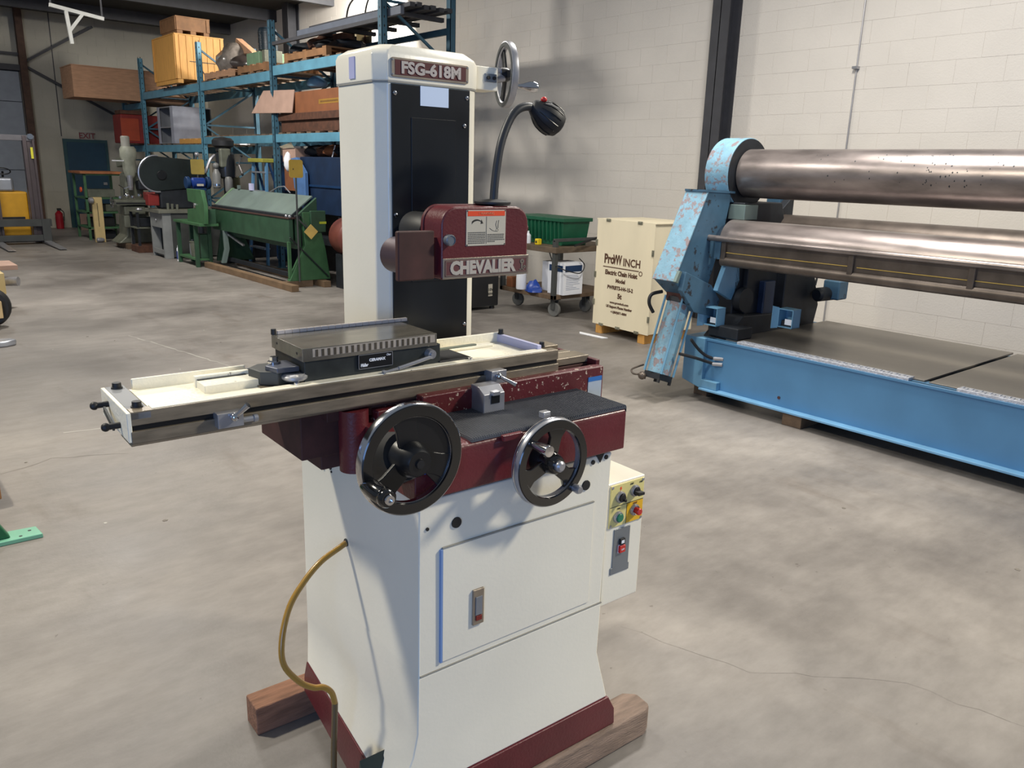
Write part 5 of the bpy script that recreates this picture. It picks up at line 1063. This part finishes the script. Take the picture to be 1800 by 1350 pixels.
# green shelf unit
GS = thing('green_shelving', 'green steel shelving unit with an orange edged top beside the blue exit door', 'shelving', (4.25, 18.2, 0))
for x, y in ((-.30, -.4), (.40, -.4), (-.30, .5), (.40, .5)): MB().box((x, y, 0), (x + .045, y + .045, 1.28)).build('upright', M_GREEN, GS, .002)
for z in (.22, .52, .80, 1.26): MB().box((-.30, -.4, z), (.44, .54, z + .03)).build('shelf', M_GREEN, GS, .002)
MB().box((-.36, -.44, 1.29), (.48, .56, 1.335)).build('top_board', mat('orange_brown_board', (168, 104, 62), .6, var=.2), GS, .004)
for x, y, z, w, h, mm in ((-.2, -.2, .83, .5, .16, M_CASTG), (-.22, -.25, .55, .2, .18, M_BLACKM), (.1, -.2, .55, .22, .14, M_CASTG), (-.2, -.2, .25, .45, .18, M_BLACKM), (-.15, -.2, .0, .4, .16, M_DARKM)): MB().box((x, y, z + .0), (x + w, y + .35, z + h)).build('stored_box', mm, GS, .01)
MB().cyl((-.31, -.2, .98), (-.34, -.2, .98), .05, n=16).build('orange_reel', mat('bright_orange', (222, 88, 48), .4), GS)
# fire extinguisher
t = thing('fire_extinguisher', 'red fire extinguisher standing on the floor by the far wall', 'extinguisher', (4.06, 20.95, 0)); MB().lathe([(.07, 0), (.08, .01), (.08, .34), (.03, .40), (.03, .42), (.0001, .42)], n=18).build('cylinder', mat('signal_red', (156, 26, 40), .35), t); MB().box((-.03, -.05, .41), (.05, .03, .46)).build('valve', M_BLACKM, t, .004)
MB().tube([(.04, -.02, .43), (.10, -.02, .36), (.09, -.02, .18)], .01, 6).build('hose', M_BLACKM, t)
t = thing('cardboard_sheet', 'pinkish board leaning on the wall between the extinguisher and the green shelving', 'board', (4.5, 20.4, 0)); MB().box((-.12, 0, 0), (.2, .06, .36)).build('board_sheet', M_CARDP, t)
# step ladder, bins, cloth and brown clutter under the near bays
LD = thing('step_ladder', 'blue and silver folding step ladder standing under the rack behind the brake', 'ladder', (5.25, 12.4, 0))
for y in (-.30, .30):
    MB().bar((-.08, y * 1.15, 0), (.02, y * .8, 1.62), .03, .06).build('side_rail', mat('ladder_blue', (84, 130, 166), .5), LD); MB().bar((.5, y * 1.1, 0), (.05, y * .8, 1.62), .025, .04).build('rear_rail', M_DBLUE, LD)
for k in range(5): MB().box((-.10 + k * .02, -.29 + k * .01, .28 + k * .29), (.0 + k * .02, .29 - k * .01, .305 + k * .29)).build('step', M_SILVER, LD, .003)
MB().box((-.06, -.28, 1.60), (.14, .28, 1.66)).build('top_cap', mat('olive_yellow_cap', (150, 146, 60), .5), LD, .01)
t = thing('blue_locker', 'deep blue steel locker behind the step ladder under the rack', 'locker', (6.1, 12.75, 0)); MB().box((-.25, -.5, 0), (.25, .5, 1.72)).build('locker_body', M_DBLUE, t, .006)
for y in (-.46, .02): MB().box((-.262, y, .08), (-.25, y + .44, 1.66)).build('locker_door', M_DBLUE, t, .004)
for y in (-.44, .04): MB().box((-.27, y + .36, .8), (-.262, y + .39, .95)).build('locker_handle', M_STEEL, t)
t = thing('parts_container', 'large navy blue steel container with brown scrap on top, right of the ladder', 'container', (5.85, 10.5, 0))
MB().box((-.35, -1.1, .9), (.4, .98, 1.70)).build('container_body', M_DBLUE2, t, .01); MB().box((-.37, -1.1, 1.28), (-.35, .98, 1.31)).build('seam_rib', M_DBLUE, t)
for y in (-.2, .85): MB().box((-.33, y, 0), (.35, y + .08, .9)).build('support_leg', M_DARKM, t)
MB().box((-.3, -.1, .45), (.35, .85, .55)).build('lower_shelf', M_DARKM, t)
t = thing('brown_scrap', 'row of rusty brown odds and ends along the top of the navy container', 'scrap', (5.85, 10.9, 1.701))
for i in range(5): lump('scrap_piece', (M_BROWNM, M_DARKM, M_CARD)[i % 3], t, (-.1, -.75 + i * .3, .08), (.2, .18, .09), 60 + i, rough=.25)
MB().bar((-.28, -.3, .0), (-.26, -.36, .16), .012).build('white_stick', M_WHITE, t)
t = thing('cardboard_box', 'torn pale cardboard box with white paper beside the navy container', 'box', (5.5, 11.74, 1.2)); MB().box((.0, -.18, -1.2), (.26, .18, 0)).build('stand', M_DARKM, t); MB().box((-.05, -.22, .42), (.3, .22, .62)).build('box_body', M_CARDP, t, .003); MB().add([(-.06, -.22, .62), (-.1, -.2, .7), (-.1, .22, .64), (-.06, .22, .62)], ((0, 1, 2, 3),)).build('box_flap', M_PLY, t); MB().box((-.04, -.2, 0), (.28, .2, .42)).build('box_lower', M_CARD, t)
lump('white_paper_wad', M_WHITE, t, (-.08, -.02, .42), (.06, .07, .14), 71)
t = thing('blue_overalls', 'faded blue cloth overalls hanging beside the navy container behind the yellow sign', 'cloth', (5.4, 11.3, 1.05))
MB().add([(0, -.16, .05), (0, .02, .0), (0, .2, .2), (-.02, .24, .62), (0, .1, .64), (.02, -.12, .42), (.06, -.16, .05), (.06, .02, .0), (.08, .2, .2), (.06, .24, .62), (.06, .1, .64), (.08, -.12, .42)],
         ((0, 1, 2, 3, 4, 5), (11, 10, 9, 8, 7, 6), (0, 6, 7, 1), (1, 7, 8, 2), (2, 8, 9, 3), (3, 9, 10, 4), (4, 10, 11, 5), (5, 11, 6, 0))).build('cloth_fold', M_JEAN, t, .01)
t = thing('dark_machine', 'dark greasy machine with steel shafts under the near rack bay', 'machine', (5.85, 9.97, 0))
MB().box((-.3, -.9, .55), (.35, .15, .86)).build('machine_bed', M_DARKM, t, .02)
for y in (-.85, .0): MB().box((-.25, y, 0), (.3, y + .12, .55)).build('leg', M_DARKM, t, .01)
MB().cyl((-.32, -.2, .5), (-.32, .2, .5), .03, n=12).build('shaft', M_STEEL, t)
t = thing('red_pressure_vessel', 'reddish brown round tank end peeking out left of the grinder column', 'tank', (5.25, 9.35, .25)); MB().lathe([(.08, -.05), (.2, -.01), (.25, .06), (.25, .5), (.0001, .5)], (0, 0, .42), (.2, .95, 0), 32).build('tank_shell', mat('red_brown_tank', (112, 58, 48), .5), t); MB().box((-.12, .1, -.25), (.12, .4, .2)).build('tank_stand', M_DARKM, t)
t = thing('dark_machine', 'low dark machine bed with a blue crate under the middle of the rack', 'machine', (5.9, 14.0, 0)); MB().box((-.35, -.5, .0), (.4, .7, .6)).build('machine_bed', M_DARKM, t, .02); MB().box((-.3, -.4, .6), (.3, .3, .8)).build('blue_crate', M_DBLUE2, t, .01); MB().box((-.3, .32, .6), (.2, .65, .72)).build('white_carton', M_WHITE, t)
t = thing('white_carton', 'white flat carton on the lower rack level behind the drill press', 'box', (6.15, 15.6, 1.909)); MB().box((-.0, -.25, .0), (.2, .6, .146)).build('carton_body', M_WHITE, t, .003)

# ------------------------------------------------------------------ lift truck far left
FL = thing('lift_truck', 'yellow walk-behind lift truck with dark mast and lowered forks, by the roll-up door', 'lift truck', (2.75, 17.6, 0))
f0 = at((2.75, 17.6, 0)); Fm = lambda: MB(f0)
for x in (2.26, 2.92): 
    Fm().box((x, 17.42, .03), (x + .06, 17.56, 1.95)).box((x + .15, 17.42, .03), (x + .19, 17.56, 1.90)).box((x + .03, 17.46, .03), (x + .16, 17.50, 1.93)).build('mast_rail', mat('purplish_dark_steel', (78, 68, 70), .45), FL, .004)
Fm().box((2.26, 17.44, 1.86), (3.12, 17.54, 1.96)).build('mast_top_bar', mat('greyish_mast_bar', (100, 98, 102), .45), FL, .006)
Fm().cyl((3.05, 17.40, 1.94), (3.05, 17.5, 1.94), .05, n=16).build('chain_roller', M_CHROME, FL)
Fm().box((3.03, 17.41, 1.55), (3.07, 17.42, 1.75)).build('yellow_sticker', mat('lemon_sticker', (220, 214, 60), .5), FL)
Fm().box((2.42, 17.75, .12), (2.95, 18.5, .94)).build('truck_body', M_YEL, FL, .03)
Fm().box((3.02, 17.62, .15), (3.10, 17.9, .95)).build('side_cover', M_YEL, FL, .01)
Fm().box((2.40, 17.72, .42), (2.86, 17.76, .48)).build('grab_bar', M_DARKM, FL)
Fm().box((2.4, 17.75, .94), (2.75, 18.2, 1.2)).build('battery_cover', M_SILVER, FL, .05)
Fm().lathe([(.125, 0), (.138, .012), (.125, .024), (.115, .012)], (2.62, 17.95, 1.30), (0, -.5, 1), 24, True).build('steering_wheel', M_BLACKM, FL)
Fm().cyl((2.62, 18.0, 1.18), (2.62, 17.95, 1.30), .02, n=10).build('steering_column', M_BLACKM, FL)
Fm().box((2.18, 17.30, .06), (3.20, 17.40, .17)).build('carriage_bar', M_GREYD, FL, .004); Fm().box((2.18, 17.30, .33), (3.22, 17.40, .46)).build('carriage_bar', M_GREYD, FL, .004)
for x in (2.2, 3.05): Fm().box((x, 17.28, .03), (x + .14, 17.32, .46)).build('carriage_end', M_GREYD, FL, .004)
for x in (2.27, 3.05): Fm().prism([(17.3, .02), (17.3, .06), (16.3, .035), (16.0, .022), (16.0, .018)], 'x', x, x + .12).build('fork', M_STEEL, FL, .003)
for x in (2.35, 3.0): Fm().cyl((x, 17.75, .09), (x + .1, 17.75, .09), .09, n=16).build('wheel', M_BLACKM, FL)

# ------------------------------------------------------------------ things cut by the left edge
t = thing('cart_with_tyre', 'end of a low cart with black tyre and tan blocks at the left edge', 'cart', (.95, 9.1, 0))
MB().lathe([(.08, -.06), (.17, -.06), (.19, -.03), (.19, .03), (.17, .06), (.08, .06)], (.10, -.1, .19), (.25, 1, 0), 28).build('tyre', M_BLACKM, t)
MB().box((-.2, -.28, .10), (.19, -.17, .26)).build('wood_block', mat('tan_block', (196, 168, 122), .6), t, .006); MB().box((-.3, .75, .18), (.38, 1.2, .40)).build('wood_block', M_TAN, t, .006)
MB().box((-.4, -.15, .34), (.12, .6, .38)).build('deck_plate', M_GREYD, t)
MB().box((-.4, 1.0, .40), (.55, 1.5, .45)).build('top_board', M_CARDP, t, .004); MB().cyl((.2, 1.15, .28), (.53, .95, .28), .05, n=16).build('pipe_end', M_STEEL, t); MB().box((-.4, -.1, .38), (-.2, 1.4, .40)).build('side_rail', M_GREYD, t); MB().box((-.4, 1.1, 0), (-.3, 1.2, .38)).build('leg', M_GREYD, t)
t = thing('pallet_fork', 'rounded silver fork tip lying on the floor at the left edge', 'fork', (1.0, 8.02, 0)); MB().prism([(-.5, -.09), (.02, -.09), (.09, -.05), (.11, .0), (.08, .05), (.0, .09), (-.5, .09)], 'z', .0, .05).build('fork_tip', M_SILVER, t, .018, 3); MB().box((-.3, -.05, .05), (-.02, .05, .06)).build('red_patch', M_REDT, t, .003)
t = thing('crate_stack', 'corner of a brown wooden crate with a green strap at the left edge', 'crate', (.27, 4.25, 0)); MB().box((-.3, -.1, .05), (.16, .4, .16)).build('lower_board', M_WOODB, t, .004); MB().box((-.3, -.08, .16), (.13, .4, .24)).build('green_strap', M_GREENB, t, .004); MB().box((-.3, -.1, .24), (.10, .4, .34)).build('upper_board', M_WOODP, t, .004); MB().box((-.3, -.1, .34), (.07, .4, .42)).build('orange_block', M_PLYO, t); MB().box((-.3, -.1, 0), (.1, .3, .05)).build('skid', M_DARKM, t)
t = thing('green_machine_foot', 'bright green machine leg with a light green bolted foot plate at the left edge', 'machine foot', (.40, 3.76, 0))
MB().add([(-.6, -.02, 0), (.115, -.045, 0), (.105, .055, 0), (-.6, .13, 0), (-.6, -.02, .02), (.115, -.045, .02), (.105, .055, .02), (-.6, .13, .02)], ((0, 3, 2, 1), (4, 5, 6, 7), (0, 1, 5, 4), (1, 2, 6, 5), (2, 3, 7, 6), (3, 0, 4, 7))).build('foot_plate', M_GREENL, t, .004)
MB().prism([(-.7, .02), (.0, .02), (-.12, .26), (-.7, .9)], 'y', -.015, .035).build('leg_web', mat('deep_green_leg', (20, 88, 56), .4), t, .006)
for x, y in ((.035, -.02), (.075, .02)): MB().cyl((x, y, .0195), (x, y, .0205), .007, n=12).build('bolt_hole', M_BLACKM, t)

# cracks and a pale scuff on the floor
flo = bpy.data.objects['floor']
def ribbon(name, pts, w, m, seed):
    random.seed(seed); b = MB(); P = []
    for i in range(len(pts) - 1):
        a, c = Vector((*pts[i], .0008)), Vector((*pts[i + 1], .0008)); n = max(2, int((c - a).length / .07))
        for k in range(n): P.append(a.lerp(c, k / n) + Vector((random.uniform(-.012, .012), random.uniform(-.012, .012), 0)))
    P.append(Vector((*pts[-1], .0008)))
    for i in range(len(P) - 1):
        t = (P[i + 1] - P[i]).normalized(); nn = Vector((-t.y, t.x, 0)) * w * random.uniform(.4, 1)
        b.add([P[i] - nn, P[i + 1] - nn, P[i + 1] + nn, P[i] + nn], ((0, 1, 2, 3),))
    return b.build(name, m, flo)
M_CRK = mat('floor_crack_grime', (104, 98, 90), .8); M_SCUF = mat('pale_floor_scuff', (164, 160, 152), .6)
ribbon('crack', [(2.6, .45), (2.5, .9), (2.15, 1.25), (2.0, 1.7)], .0005, M_CRK, 1)
ribbon('crack', [(-.35, 4.6), (.15, 4.5), (.75, 4.75), (1.1, 4.6)], .0015, M_CRK, 2)
ribbon('scuff_line', [(2.0, 7.9), (2.25, 6.6), (2.45, 5.6)], .010, M_SCUF, 3)
ribbon('scuff_line', [(.9, 5.2), (1.5, 5.05)], .008, M_SCUF, 4)
random.seed(8)
for k in range(26):
    x, y = random.uniform(.2, 4.2), random.uniform(.7, 8.5)
    if .6 < x < 1.6 and y < 2.6: continue
    r = random.uniform(.004, .012); MB().prism([(x + r * math.cos(a) * random.uniform(.6, 1.3), y + r * math.sin(a)) for a in [i * PI / 3 for i in range(6)]], 'z', 0, .0015).build('grit', M_CRK if k % 3 else M_SCUF, flo)
